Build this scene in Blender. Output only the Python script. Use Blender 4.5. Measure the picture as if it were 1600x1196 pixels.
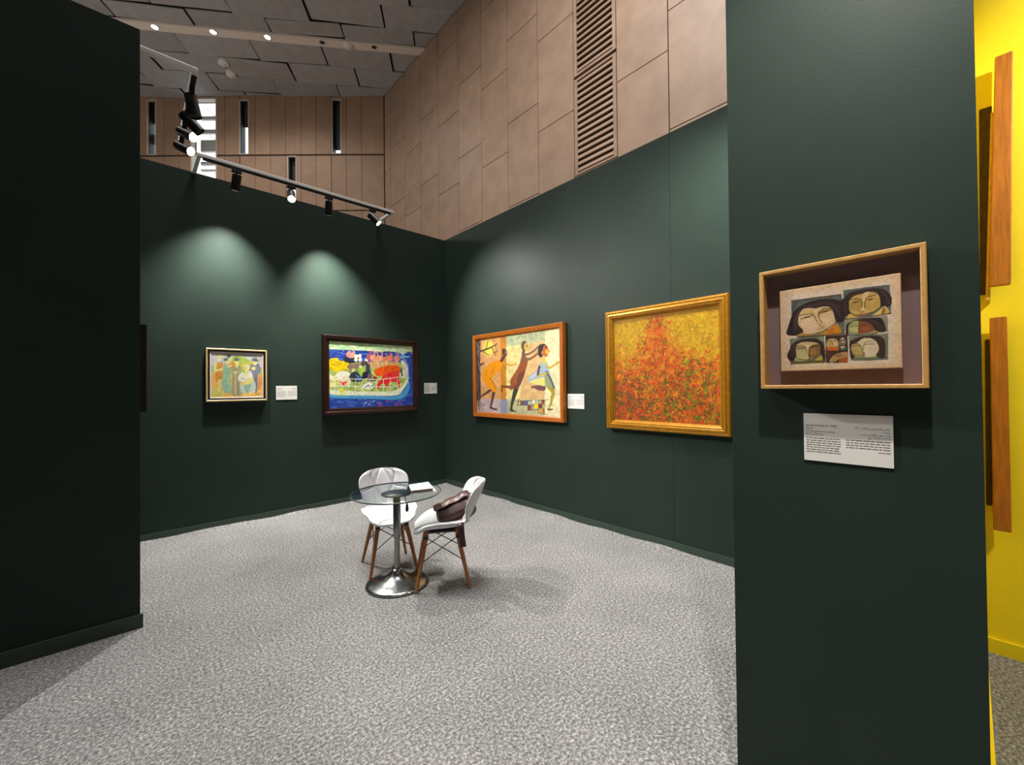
import bpy, bmesh, math, random
import numpy as np
from mathutils import Vector, Matrix, Euler
random.seed(7)
RNG = np.random.default_rng(5)
R = math.radians
SC = bpy.context.scene
COL = SC.collection
for o in list(bpy.data.objects):
    bpy.data.objects.remove(o)

# ------------------------------------------------------------------ camera
F_PX, YAW, PITCH, ROLL = 650.585, R(47.505), R(0.626), R(-0.583)
CAM_H = 1.5
fw = Vector((math.cos(YAW)*math.cos(PITCH), math.sin(YAW)*math.cos(PITCH), math.sin(PITCH)))
rt = Vector((math.sin(YAW), -math.cos(YAW), 0)); up = rt.cross(fw)
rt2 = math.cos(ROLL)*rt + math.sin(ROLL)*up
up2 = -math.sin(ROLL)*rt + math.cos(ROLL)*up
cd = bpy.data.cameras.new('camera'); cam = bpy.data.objects.new('camera', cd); COL.objects.link(cam)
cd.sensor_fit = 'HORIZONTAL'; cd.sensor_width = 36.0; cd.lens = F_PX/1600*36; cd.clip_start = .05; cd.clip_end = 300
m = Matrix((rt2, up2, -fw)).transposed().to_4x4(); m.translation = (0, 0, CAM_H)
cam.matrix_world = m
SC.camera = cam

# ------------------------------------------------------------------ world, exposure
w = bpy.data.worlds.new('world'); SC.world = w; w.use_nodes = True
bg = w.node_tree.nodes['Background']; bg.inputs[0].default_value = (.95, .97, 1, 1); bg.inputs[1].default_value = 2.2
SC.view_settings.view_transform = 'Standard'; SC.view_settings.look = 'None'
SC.view_settings.gamma = 1; SC.view_settings.use_curve_mapping = False
SC.view_settings.exposure = 0.2

# hall geometry constants
XB, YA, WH, YP, XL = 3.661, 5.542, 3.83, 3.565, 0.045       # booth walls
XS, ZC = 8.0, 14.0                                           # stone wall, ceiling
E1 = Vector((.8203, -.5719, 0)); E2 = Vector((.5719, .8203, 0))   # ceiling row axes

# hall lamps under the ceiling: lit channel downlights, plus unseen fill
def hall_lamp_or_fill(x, y, e, r=.25, col=(1, .955, .90)):
    l = bpy.data.lights.new('hall_lamp_or_fill', 'SPOT'); l.energy = e; l.spot_size = R(150); l.spot_blend = .6
    l.shadow_soft_size = r; l.color = col
    o = bpy.data.objects.new('hall_lamp_or_fill', l); COL.objects.link(o); o.location = (x, y, ZC-.25)
for s_ in (-10.1, -8.3, -6.5):
    p = E1*s_ + E2*15.6
    hall_lamp_or_fill(p.x, p.y, 160)
hall_lamp_or_fill(-6, 6, 1000, .6); hall_lamp_or_fill(-7, -6, 200, .6)  # unseen fill lamps added to raise the hall's ambient light
# unseen soft area light added high above the booth as overhead fill
def overhead_fill(x, y, size, e):
    l = bpy.data.lights.new('overhead_fill', 'AREA'); l.shape = 'SQUARE'; l.size = size; l.energy = e; l.color = (1, .97, .94)
    o = bpy.data.objects.new('overhead_fill', l); COL.objects.link(o); o.location = (x, y, ZC-.4)
overhead_fill(2.0, 3.6, 4.0, 1200)
# unseen point lights added out of view to fill far wall and ceiling
for (x_, y_) in ((-3.5, 12.0), (-9.0, 18.0)):
    l = bpy.data.lights.new('far_fill', 'POINT'); l.energy = 560; l.shadow_soft_size = .4; l.color = (1, .94, .86)
    o = bpy.data.objects.new('far_fill', l); COL.objects.link(o); o.location = (x_, y_, 5.5)

# ------------------------------------------------------------------ helpers
def lin(c):
    return tuple(((v/255)/12.92 if v/255 <= .04045 else ((v/255+.055)/1.055)**2.4) for v in c[:3])

def mat(name, col, rough=.6, metal=0, amp=0, scale=20, bump=0, bscale=80, spec=.5, emit=None, estr=0, objrand=0, stretch=None, detail=4):
    M = bpy.data.materials.new(name); M.use_nodes = True
    nt = M.node_tree; b = nt.nodes['Principled BSDF']
    c = lin(col)
    b.inputs['Roughness'].default_value = rough; b.inputs['Metallic'].default_value = metal
    b.inputs['Specular IOR Level'].default_value = spec
    b.inputs['Base Color'].default_value = (*c, 1)
    if emit:
        b.inputs['Emission Color'].default_value = (*lin(emit), 1); b.inputs['Emission Strength'].default_value = estr
    if amp or bump or objrand:
        g = nt.nodes.new('ShaderNodeNewGeometry')
        vec = g.outputs['Position']
        if stretch:
            mp = nt.nodes.new('ShaderNodeMapping'); mp.inputs['Scale'].default_value = stretch
            nt.links.new(vec, mp.inputs[0]); vec = mp.outputs[0]
    if amp or objrand:
        n = nt.nodes.new('ShaderNodeTexNoise'); n.inputs['Scale'].default_value = scale; n.inputs['Detail'].default_value = detail
        nt.links.new(vec, n.inputs['Vector'])
        mr = nt.nodes.new('ShaderNodeMapRange'); mr.inputs[1].default_value = .3; mr.inputs[2].default_value = .7
        mr.inputs[3].default_value = 1-amp; mr.inputs[4].default_value = 1+amp
        nt.links.new(n.outputs['Fac'], mr.inputs[0])
        val = mr.outputs[0]
        if objrand:
            oi = nt.nodes.new('ShaderNodeObjectInfo')
            m2 = nt.nodes.new('ShaderNodeMapRange'); m2.inputs[3].default_value = 1-objrand; m2.inputs[4].default_value = 1+objrand
            nt.links.new(oi.outputs['Random'], m2.inputs[0])
            mm = nt.nodes.new('ShaderNodeMath'); mm.operation = 'MULTIPLY'
            nt.links.new(val, mm.inputs[0]); nt.links.new(m2.outputs[0], mm.inputs[1]); val = mm.outputs[0]
        vm = nt.nodes.new('ShaderNodeVectorMath'); vm.operation = 'SCALE'; vm.inputs[0].default_value = c
        nt.links.new(val, vm.inputs['Scale']); nt.links.new(vm.outputs[0], b.inputs['Base Color'])
    if bump:
        n = nt.nodes.new('ShaderNodeTexNoise'); n.inputs['Scale'].default_value = bscale; n.inputs['Detail'].default_value = 5
        nt.links.new(vec, n.inputs['Vector'])
        bp = nt.nodes.new('ShaderNodeBump'); bp.inputs['Strength'].default_value = bump; bp.inputs['Distance'].default_value = .01
        nt.links.new(n.outputs['Fac'], bp.inputs['Height']); nt.links.new(bp.outputs[0], b.inputs['Normal'])
    return M

def glass_mat(name, tint, base=.04, peak=.45, rough=.02):
    M = bpy.data.materials.new(name); M.use_nodes = True; nt = M.node_tree
    for n in list(nt.nodes):
        nt.nodes.remove(n)
    out = nt.nodes.new('ShaderNodeOutputMaterial'); tr = nt.nodes.new('ShaderNodeBsdfTransparent'); gl = nt.nodes.new('ShaderNodeBsdfGlossy')
    mx = nt.nodes.new('ShaderNodeMixShader'); fr = nt.nodes.new('ShaderNodeLayerWeight'); fr.inputs[0].default_value = .5
    pw = nt.nodes.new('ShaderNodeMath'); pw.operation = 'POWER'; pw.inputs[1].default_value = 4.0
    mr = nt.nodes.new('ShaderNodeMapRange'); mr.inputs[3].default_value = base; mr.inputs[4].default_value = peak
    tr.inputs[0].default_value = (*tint, 1); gl.inputs['Roughness'].default_value = rough
    nt.links.new(fr.outputs['Facing'], pw.inputs[0]); nt.links.new(pw.outputs[0], mr.inputs[0]); nt.links.new(mr.outputs[0], mx.inputs[0])
    nt.links.new(tr.outputs[0], mx.inputs[1]); nt.links.new(gl.outputs[0], mx.inputs[2])
    nt.links.new(mx.outputs[0], out.inputs[0])
    return M

def carpet_mat():
    M = bpy.data.materials.new('grey felt carpet'); M.use_nodes = True; nt = M.node_tree; b = nt.nodes['Principled BSDF']
    b.inputs['Roughness'].default_value = .95; b.inputs['Specular IOR Level'].default_value = .1
    g = nt.nodes.new('ShaderNodeNewGeometry')
    def noise(sc, det, rough=.6):
        n = nt.nodes.new('ShaderNodeTexNoise'); n.inputs['Scale'].default_value = sc; n.inputs['Detail'].default_value = det; n.inputs['Roughness'].default_value = rough
        nt.links.new(g.outputs['Position'], n.inputs['Vector']); return n
    n1 = noise(70, 4, .75); n2 = noise(1.6, 3); n3 = noise(260, 2)
    a = nt.nodes.new('ShaderNodeMix'); a.data_type = 'FLOAT'; a.inputs[0].default_value = .35
    nt.links.new(n1.outputs['Fac'], a.inputs[2]); nt.links.new(n3.outputs['Fac'], a.inputs[3])
    r = nt.nodes.new('ShaderNodeValToRGB'); nt.links.new(a.outputs[0], r.inputs[0])
    e = r.color_ramp.elements; e[0].position = .36; e[0].color = (*lin((62, 62, 63)), 1); e[1].position = .64; e[1].color = (*lin((208, 206, 204)), 1)
    x = r.color_ramp.elements.new(.5); x.color = (*lin((124, 123, 123)), 1)
    mr = nt.nodes.new('ShaderNodeMapRange'); mr.inputs[1].default_value = .3; mr.inputs[2].default_value = .7; mr.inputs[3].default_value = .87; mr.inputs[4].default_value = 1.1
    nt.links.new(n2.outputs['Fac'], mr.inputs[0])
    vm = nt.nodes.new('ShaderNodeVectorMath'); vm.operation = 'SCALE'
    nt.links.new(r.outputs[0], vm.inputs[0]); nt.links.new(mr.outputs[0], vm.inputs['Scale']); nt.links.new(vm.outputs[0], b.inputs['Base Color'])
    bp = nt.nodes.new('ShaderNodeBump'); bp.inputs['Strength'].default_value = .5; bp.inputs['Distance'].default_value = .006
    nt.links.new(a.outputs[0], bp.inputs['Height']); nt.links.new(bp.outputs[0], b.inputs['Normal'])
    return M

def vc_mat(name, rough=.6):
    M = bpy.data.materials.new(name); M.use_nodes = True; nt = M.node_tree; b = nt.nodes['Principled BSDF']
    b.inputs['Roughness'].default_value = rough; b.inputs['Specular IOR Level'].default_value = .25
    a = nt.nodes.new('ShaderNodeAttribute'); a.attribute_name = 'paint'
    nt.links.new(a.outputs['Color'], b.inputs['Base Color'])
    n = nt.nodes.new('ShaderNodeTexNoise'); n.inputs['Scale'].default_value = 160; bp = nt.nodes.new('ShaderNodeBump'); bp.inputs['Strength'].default_value = .15; bp.inputs['Distance'].default_value = .003
    g = nt.nodes.new('ShaderNodeNewGeometry'); nt.links.new(g.outputs['Position'], n.inputs['Vector'])
    nt.links.new(n.outputs['Fac'], bp.inputs['Height']); nt.links.new(bp.outputs[0], b.inputs['Normal'])
    return M

M = {}
M['green'] = mat('dark green wall paint', (42, 55, 49), rough=.48, amp=.07, scale=2.5, bump=.03, bscale=140, spec=.14)
M['green_trim'] = mat('dark green skirting paint', (51, 68, 59), rough=.42)
M['yellow'] = mat('yellow wall paint', (245, 222, 20), rough=.6, amp=.03, scale=6, bump=.1, bscale=120)
M['carpet'] = carpet_mat()
M['stone'] = mat('tan stone cladding', (164, 137, 116), rough=.5, amp=.12, scale=2.2, bump=.12, bscale=9, objrand=.06, detail=8)
M['stone_far'] = mat('tan stone cladding far wall', (156, 127, 104), rough=.6, amp=.1, scale=2.2, objrand=.07, detail=8)
M['joint'] = mat('dark stone joint', (74, 56, 45), rough=.9)
M['ceil'] = mat('grey ceiling board', (160, 156, 154), rough=.85, amp=.08, scale=3, objrand=.1)
M['ceil_dark'] = mat('dark ceiling void', (52, 47, 44), rough=.9)
M['channel'] = mat('pale ceiling light channel', (226, 212, 198), rough=.7)
M['white_plastic'] = mat('white plastic', (226, 222, 214), rough=.4)
M['plaster'] = mat('warm hall plaster', (150, 132, 118), rough=.8)
M['white_metal'] = mat('white painted metal', (235, 233, 228), rough=.35)
M['black_metal'] = mat('black painted metal', (22, 21, 21), rough=.4)
M['black'] = mat('black plastic', (14, 14, 15), rough=.5)
M['grey_frame'] = mat('pale window frame', (190, 182, 172), rough=.5)
M['dark_frame'] = mat('dark window reveal', (40, 36, 34), rough=.6)
M['tone_panel'] = mat('grey window blind', (70, 68, 66), rough=.7, amp=.2, scale=8)  # dark tone imitating reflections in the slot windows
M['pane'] = glass_mat('window pane', (.93, .96, .97), .03, .3)
M['glass'] = glass_mat('table glass', (.93, .96, .955), .02, .13, .01)
M['glass_edge'] = mat('green glass edge', (70, 98, 92), rough=.15)
M['chrome'] = mat('brushed chrome', (176, 176, 178), rough=.2, metal=1)
M['steel'] = mat('satin steel tube', (150, 150, 152), rough=.32, metal=1)
M['leather_white'] = mat('white faux leather', (222, 222, 225), rough=.42, bump=.05, bscale=220)
M['wood_leg'] = mat('beech chair leg', (166, 108, 60), rough=.45, amp=.14, scale=30, stretch=(4, 4, .6))
M['leather_brown'] = mat('brown leather', (74, 40, 34), rough=.34, amp=.18, scale=25, bump=.12, bscale=120)
M['leather_dark'] = mat('dark brown leather', (52, 28, 25), rough=.4, amp=.15, scale=25)
M['brass'] = mat('pale brass', (206, 184, 146), rough=.4, metal=.3)
M['paper'] = mat('white paper', (240, 238, 232), rough=.7)
M['ink'] = mat('grey print ink', (92, 86, 82), rough=.8)
M['ink_dark'] = mat('dark print ink', (52, 47, 44), rough=.8)
M['frame_cream'] = mat('pale gilt frame', (205, 180, 125), rough=.4, amp=.08, scale=40)
M['frame_black'] = mat('black lacquer frame', (26, 18, 16), rough=.35)
M['frame_white'] = mat('ivory slip frame', (230, 215, 200), rough=.5)
M['frame_mahog'] = mat('dark mahogany frame', (40, 18, 16), rough=.3, amp=.2, scale=30)
M['frame_orange'] = mat('orange brown wood frame', (164, 90, 20), rough=.38, amp=.16, scale=18, stretch=(1, 1, 1))
M['frame_gold'] = mat('gilded frame', (178, 124, 26), rough=.36, metal=.35, amp=.18, scale=22)
M['frame_oak'] = mat('light oak frame', (196, 150, 84), rough=.45, amp=.12, scale=60)
M['mount'] = mat('mauve grey mount', (128, 104, 104), rough=.85)
M['canvas_side'] = mat('bare canvas edge', (214, 190, 160), rough=.8)
M['paint'] = vc_mat('oil paint'); M['paint_g'] = vc_mat('varnished oil paint', .45)
M['plank'] = mat('orange stained plank', (164, 98, 16), rough=.5, amp=.25, scale=9, stretch=(9, 9, .8), bump=.1, bscale=30)
M['bark'] = mat('rough dark wood', (70, 50, 30), rough=.85, amp=.35, scale=30, stretch=(5, 5, 1), bump=.5, bscale=50)
M['plank_pale'] = mat('pale plank edge', (200, 150, 84), rough=.6, amp=.15, scale=30)
M['lens'] = mat('lit lamp lens', (255, 240, 215), emit=(255, 226, 176), estr=40)
M['lens_soft'] = mat('dim lamp lens', (255, 250, 240), emit=(255, 244, 226), estr=4)
M['lens_cool'] = mat('lit downlight lens', (255, 250, 245), emit=(255, 246, 236), estr=30)

def link(name, me, parent=None, material=None, loc=None):
    o = bpy.data.objects.new(name, me); COL.objects.link(o)
    if material is not None and me is not None and not me.materials:
        me.materials.append(M[material] if isinstance(material, str) else material)
    if parent is not None:
        o.parent = parent
    if loc is not None:
        o.location = loc
    return o

def tag(o, label=None, cat=None, group=None, kind=None):
    if label: o['label'] = label
    if cat: o['category'] = cat
    if group: o['group'] = group
    if kind: o['kind'] = kind
    return o

def empty(name, loc=(0, 0, 0), rot=(0, 0, 0)):
    o = bpy.data.objects.new(name, None); COL.objects.link(o); o.location = loc; o.rotation_euler = rot
    o.empty_display_size = .05
    return o

class MB:
    """collects faces; build() makes one mesh object"""
    def __init__(s): s.v = []; s.f = []; s.sm = []
    def quadmesh(s, verts, faces, smooth=False, T=None):
        n = len(s.v)
        s.v += [tuple(T @ Vector(p)) if T is not None else tuple(p) for p in verts]
        s.f += [tuple(i+n for i in f) for f in faces]; s.sm += [smooth]*len(faces); return s
    def box(s, x0, x1, y0, y1, z0, z1, T=None):
        vs = [(x0, y0, z0), (x1, y0, z0), (x1, y1, z0), (x0, y1, z0), (x0, y0, z1), (x1, y0, z1), (x1, y1, z1), (x0, y1, z1)]
        fs = [(0, 3, 2, 1), (4, 5, 6, 7), (0, 1, 5, 4), (1, 2, 6, 5), (2, 3, 7, 6), (3, 0, 4, 7)]
        return s.quadmesh(vs, fs, False, T)
    def tube(s, p, q, r0, r1=None, n=16, cap=True, smooth=True):
        p = Vector(p); q = Vector(q); r1 = r0 if r1 is None else r1
        d = (q-p).normalized(); a = d.orthogonal().normalized(); b = d.cross(a)
        vs = []
        for k in range(n):
            c = math.cos(2*math.pi*k/n); sn = math.sin(2*math.pi*k/n)
            vs.append(p+(a*c+b*sn)*r0)
        for k in range(n):
            c = math.cos(2*math.pi*k/n); sn = math.sin(2*math.pi*k/n)
            vs.append(q+(a*c+b*sn)*r1)
        s.quadmesh(vs, [(k, (k+1) % n, n+(k+1) % n, n+k) for k in range(n)], smooth)
        if cap:
            s.quadmesh(vs[:n], [tuple(reversed(range(n)))]); s.quadmesh(vs[n:], [tuple(range(n))])
        return s
    def path(s, pts, r, n=10):
        for a, b in zip(pts[:-1], pts[1:]):
            s.tube(a, b, r, r, n)
        return s
    def lathe(s, prof, n=48, c=(0, 0, 0), smooth=True, T=None):
        vs = []; fs = []
        for (r, z) in prof:
            for k in range(n):
                a = 2*math.pi*k/n; vs.append((c[0]+r*math.cos(a), c[1]+r*math.sin(a), c[2]+z))
        for i in range(len(prof)-1):
            for k in range(n):
                k2 = (k+1) % n; fs.append((i*n+k, i*n+k2, (i+1)*n+k2, (i+1)*n+k))
        return s.quadmesh(vs, fs, smooth, T)
    def mesh(s, name):
        me = bpy.data.meshes.new(name); me.from_pydata(s.v, [], s.f); me.update()
        me.polygons.foreach_set('use_smooth', s.sm); return me
    def build(s, name, material, parent=None, loc=None):
        return link(name, s.mesh(name), parent, material, loc)

def bevel(o, wdt=.004, seg=2):
    b = o.modifiers.new('bevel', 'BEVEL'); b.width = wdt; b.segments = seg; b.limit_method = 'ANGLE'
    return o

# unit cube shared by flat panels
CUBE = {}
def panel(name, x0, x1, y0, y1, z0, z1, material, parent):
    me = CUBE.get(material)
    if me is None:
        me = MB().box(-.5, .5, -.5, .5, -.5, .5).mesh('panel_' + material); me.materials.append(M[material]); CUBE[material] = me
    o = bpy.data.objects.new(name, me); COL.objects.link(o); o.parent = parent
    o.location = ((x0+x1)/2, (y0+y1)/2, (z0+z1)/2); o.scale = (x1-x0, y1-y0, z1-z0)
    return o

# ------------------------------------------------------------------ floor (carpet, slightly rucked along the booth walls)
def vnoise(x, seed):
    r = np.random.default_rng(seed).random(400)
    i = int(math.floor(x)); f = x-i; f = f*f*(3-2*f)
    return r[i % 400]*(1-f)+r[(i+1) % 400]*f
def carpet():
    xs = sorted(set([-20, -10, -5, -2.5] + list(np.round(np.arange(-1.0, 3.40, .25), 3)) + [3.44, 3.50, 3.54, 3.57, 3.59, 3.61, 3.63, 3.649, 3.66, 3.75, 5, 8.3]))
    ys = sorted(set([-15, -8, -4] + list(np.round(np.arange(-2, 5.3, .06), 3)) + [5.34, 5.38, 5.42, 5.45, 5.47, 5.49, 5.51, 5.53, 5.54, 5.6, 7, 12, 20, 30, 42]))
    xs = sorted(set(xs) | set(np.round(np.arange(.05, 3.6, .06), 3)))
    vs = []
    for y in ys:
        for x in xs:
            z = 0
            if .0 < x < XB+.02 and .6 < y < YA+.02:
                d = XB-.012-x
                if d < .25:
                    z += math.exp(-max(d, 0)/.05)*.024*max(0, vnoise(y*3.1, 1)*1.3-.3)
                d = YA-.012-y
                if d < .25:
                    z += math.exp(-max(d, 0)/.05)*.02*max(0, vnoise(x*3.3+50, 2)*1.3-.35)
            vs.append((x, y, z))
    n = len(xs)
    fs = [(j*n+i, j*n+i+1, (j+1)*n+i+1, (j+1)*n+i) for j in range(len(ys)-1) for i in range(n-1)]
    mb = MB().quadmesh(vs, fs, True); o = mb.build('floor', 'carpet')
    tag(o, kind='structure')
carpet()

# ------------------------------------------------------------------ booth walls
def struct(o):
    o['kind'] = 'structure'; return o
T = .1
struct(MB().box(XL-.1, XB+T, YA, YA+T, 0, WH).build('wall_back', 'green'))
struct(MB().box(XL, XB-.014, YA-.014, YA-.0005, 0, .068).build('baseboard_back', 'green_trim'))
# right booth wall: backing with two boards that meet in a visible joint
wr = struct(MB().box(XB+.012, XB+T, .55, YA, 0, WH).build('wall_right', 'green'))
panel('wall_board', XB, XB+.0115, 1.822, YA, 0, WH, 'green', wr)
panel('wall_board', XB-.0015, XB+.0115, .575, 1.819, 0, WH, 'green', wr)
struct(MB().box(XB-.016, XB-.002, .58, YA-.002, 0, .070).build('baseboard_right', 'green_trim'))
# left partition: front face plus return wall running back to the rear wall
MBl = MB().box(-5, XL, YP, YP+.1, 0, WH); MBl.box(XL-.1, XL, YP+.1, YA-.001, 0, WH)
struct(MBl.build('wall_left', 'green'))
struct(MB().box(-5, XL+.014, YP-.016, YP-.0005, 0, .085).build('baseboard_left', 'green_trim'))
# divider between this booth and the yellow booth: green front and side, yellow on the neighbour's side
XD, YD0, YD1 = 1.6, -.027, .573
struct(MB().box(XD+.005, XB+.01, YD0+.005, YD1, 0, WH).box(XD, XD+.005, YD0, YD1, 0, WH).build('wall_divider', 'green'))
struct(MB().box(XD+.0055, 3.538, YD0, YD0+.0045, 0, WH).build('wall_divider_yellow', 'yellow'))
struct(MB().box(XD+.006, 3.52, YD0-.026, YD0-.0005, 0, .075).build('baseboard_divider', 'yellow'))
struct(MB().box(3.54, 3.64, -4.5, YD0+.0115, 0, WH).build('wall_yellow', 'yellow'))
struct(MB().box(3.52, 3.5395, -4.5, YD0-.03, 0, .078).build('baseboard_yellow', 'yellow'))

# ------------------------------------------------------------------ hall: stone wall with staggered slabs
ws = struct(MB().box(XS+.045, XS+.4, -15, 16.8, 0, ZC+.3).build('wall_stone', 'joint'))
G = .011
def col_edges():
    e = [16.62, 16.07]
    while e[-1] > -3:
        e.append(e[-1]-1.2105)
    return e
ce = col_edges()
for k in range(len(ce)-1):
    y1, y0 = ce[k], ce[k+1]
    if k == 9:
        continue
    zb = 8.27 if k % 2 == 0 else 9.06
    zs = [zb+2.41*i for i in range(-3, 4)]
    zs = [4.2]+[z for z in zs if 4.5 < z < ZC-.3]+[ZC+.2]
    for a, b in zip(zs[:-1], zs[1:]):
        panel('stone_slab', XS, XS+.044, y0+G, y1-G, a+G, b-G, 'stone', ws)
panel('stone_base', XS, XS+.044, -14.9, 16.6, 0, 4.19, 'stone', ws)
# louvred vent column
y1, y0 = ce[9], ce[10]
for (a, b) in ((4.25, 6.60), (6.63, 8.98), (9.06, 11.43), (11.47, 13.9)):
    v = MB()
    v.box(XS, XS+.044, y0+G, y0+.1, a, b); v.box(XS, XS+.044, y1-.1, y1-G, a, b)
    v.box(XS, XS+.044, y0+.1, y1-.1, a, a+.05); v.box(XS, XS+.044, y0+.1, y1-.1, b-.05, b)
    vo = v.build('vent_frame', 'stone', ws)
    n = int((b-a-.1)/.146)
    sl = None
    for i in range(n):
        zc = a+.05+(i+.5)*(b-a-.1)/n
        if sl is None:
            sm = MB(); sm.box(-.012, .012, y0+.1, y1-.1, -.052, .052); sl = sm.mesh('slat'); sl.materials.append(M['stone'])
        so = bpy.data.objects.new('slat', sl); COL.objects.link(so); so.parent = vo
        so.location = (XS+.024, 0, zc); so.rotation_euler = (0, R(24), 0)

# ------------------------------------------------------------------ hall: far wall (local X runs left from the corner, local Y into the hall)
CORN = Vector((7.986, 16.629, 0)); FA = math.atan2(.670, -.742)
FARLEN = 38.0
WIN = [(1.83, 2.24, 11.52, 13.88), (5.75, 6.16, 11.52, 13.88), (9.68, 10.07, 11.52, 13.88), (3.74, 4.12, 9.12, 11.44), (7.11, 8.22, 8.6, 13.95)]
def cells(x0, x1, z0, z1):
    xs = sorted(set([x0, x1]+[v for q in WIN for v in q[:2] if x0 < v < x1])); zs = sorted(set([z0, z1]+[v for q in WIN for v in q[2:] if z0 < v < z1]))
    for a, b in zip(xs[:-1], xs[1:]):
        for c, d in zip(zs[:-1], zs[1:]):
            mx, mz = (a+b)/2, (c+d)/2
            if not any(q[0] < mx < q[1] and q[2] < mz < q[3] for q in WIN):
                yield a, b, c, d
mb = MB()
for a, b, c, d in cells(-.3, FARLEN, 0, ZC+.3):
    mb.box(a, b, -.35, -.03, c, d)
wf = mb.build('wall_far', 'joint'); wf.location = CORN; wf.rotation_euler = (0, 0, FA); struct(wf)
xe = [.02, .97]
while xe[-1] < 14.5:
    xe.append(xe[-1]+.645)
for i in range(len(xe)-1):
    for (z0, z1) in ((4.2, 6.64), (6.66, 9.06), (9.08, 11.48), (11.51, ZC+.1)):
        parts = list(cells(xe[i]+.008, xe[i+1]-.008, z0, z1))
        for a, b, c, d in parts:
            if b-a > .03 and d-c > .05:
                panel('stone_slab', a, b, -.03, .0, c, d, 'stone_far', wf)
for i, (a, b, c, d) in enumerate(WIN):
    big = i == 4
    e = empty('window_%d' % (i+1), CORN, (0, 0, FA)); struct(e)
    mb = MB(); t = .035 if not big else .05
    for q in ((a, a+t, c, d), (b-t, b, c, d), (a+t, b-t, c, c+t), (a+t, b-t, d-t, d)):
        mb.box(q[0], q[1], -.06 if not big else -.2, .012, q[2], q[3])
    mb.build('window_frame', 'grey_frame', e)
    mb = MB()
    if not big:
        for q in ((a+t, a+t+.02, c+t, d-t), (b-t-.02, b-t, c+t, d-t), (a+t, b-t, d-t-.02, d-t)):
            mb.box(q[0], q[1], -.34, -.06, q[2], q[3])
        mb.build('window_reveal', 'dark_frame', e)
    MB().box(a+t, b-t, -.31, -.30, c+t, d-t).build('pane', 'pane', e)
    if not big:
        cut = {0: .12, 1: .55, 2: .62, 3: .52}[i]
        MB().box(a+t+.02, b-t-.02, -.295, -.285, c+t+(d-c)*cut, d-t-.02).build('tone_panel', 'tone_panel', e)  # added panel standing for reflections and the building outside
        if i == 2:
            MB().box(a+t+.02, b-t-.02, -.295, -.285, c+.6, c+1.05).build('tone_panel', 'grey_frame', e)
    else:
        for (z0, z1) in ((13.35, 13.5), (12.75, 12.92), (11.95, 12.45), (11.36, 11.5), (11.1, 11.16), (10.2, 10.5)):
            MB().box(a+t, b-t, -.62, -.5, z0, z1).build('sunshade_bar', 'grey_frame', e)
        for k in range(4):
            z0 = 10.2+k*1.05
            MB().tube((b-.05, -.8, z0+.75), (a+.05, -.8, z0-.25), .014, n=8).build('stay_rod', 'dark_frame', e)

# unseen remainder of the hall shell
struct(MB().box(-20.3, -20, -15, 42.2, 0, ZC+.3).build('wall_hall_left', 'plaster'))
struct(MB().box(-20, XS+.4, -15.3, -15, 0, ZC+.3).build('wall_hall_rear', 'plaster'))

# ------------------------------------------------------------------ ceiling boards in staggered rows
CP = [(-20.3, -15.3), (XS+.4, -15.3), (XS+.4, 16.55), (8.2, 16.86), (-20.3, 42.6)]
cl = struct(MB().quadmesh([(x, y, z) for z in (ZC+.16, ZC+.3) for x, y in CP], [(4, 3, 2, 1, 0), (5, 6, 7, 8, 9)]+[(i, (i+1) % 5, 5+(i+1) % 5, 5+i) for i in range(5)]).build('ceiling', 'ceil_dark'))
dfar = Vector((math.cos(FA), math.sin(FA), 0)); nfar = Vector((-math.sin(FA), math.cos(FA), 0))
def clip(poly, n, c):
    out = []
    for i in range(len(poly)):
        p, q_ = poly[i], poly[(i+1) % len(poly)]; a = p.dot(n)-c; b = q_.dot(n)-c
        if a >= 0: out.append(p)
        if (a >= 0) != (b >= 0): out.append(p+(q_-p)*(a/(a-b)))
    return out
ROW = .98; LEN = 2.455
cz = math.atan2(E1.y, E1.x)
full = None
for j in range(-16, 5):
    t0 = 14.81+j*ROW; t1 = t0+ROW
    tl = t1-.33 if j == 0 else t1
    off = -1.40 if j % 2 == 0 else -2.35
    for k in range(-6, 6):
        s0 = off+k*LEN; s1 = s0+LEN; g = .03
        P = [E1*a+E2*b for a, b in ((s0+g, t0+g), (s1-g, t0+g), (s1-g, tl-g), (s0+g, tl-g))]
        c0 = len(P)
        Q = clip(clip(P, Vector((-1, 0, 0)), -(XS-.02)), nfar, nfar.dot(CORN)+.02)
        if len(Q) < 3: continue
        ctr = sum(Q, Vector())/len(Q)
        if ctr.x < -6 or ctr.y < -6: continue
        rr = random.Random(j*100+k)
        o_ = empty
        n = len(Q)
        tx, ty, hz = rr.uniform(-.07, .07), rr.uniform(-.036, .036), rr.uniform(-.02, .06)
        if j == 0: hz = max(hz, .03)
        def zz(p):
            d = p-ctr; return ZC+hz+d.dot(E2)*tx+d.dot(E1)*ty
        vs = [(p.x, p.y, zz(p)) for p in Q]+[(p.x, p.y, zz(p)+.035) for p in Q]
        fs = [tuple(reversed(range(n))), tuple(range(n, 2*n))]+[(i, (i+1) % n, n+(i+1) % n, n+i) for i in range(n)]
        MB().quadmesh(vs, fs).build('ceiling_board', 'ceil', cl)
s0, s1 = -13.5, 2.0
P = clip(clip([E1*s0+E2*15.46, E1*s1+E2*15.46, E1*s1+E2*15.79, E1*s0+E2*15.79], Vector((-1, 0, 0)), -(XS-.01)), nfar, nfar.dot(CORN)+.01)
n = len(P)
MB().quadmesh([(p.x, p.y, ZC-.03) for p in P]+[(p.x, p.y, ZC+.05) for p in P], [tuple(reversed(range(n))), tuple(range(n, 2*n))]+[(i, (i+1) % n, n+(i+1) % n, n+i) for i in range(n)]).build('light_channel', 'channel', cl)

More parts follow.
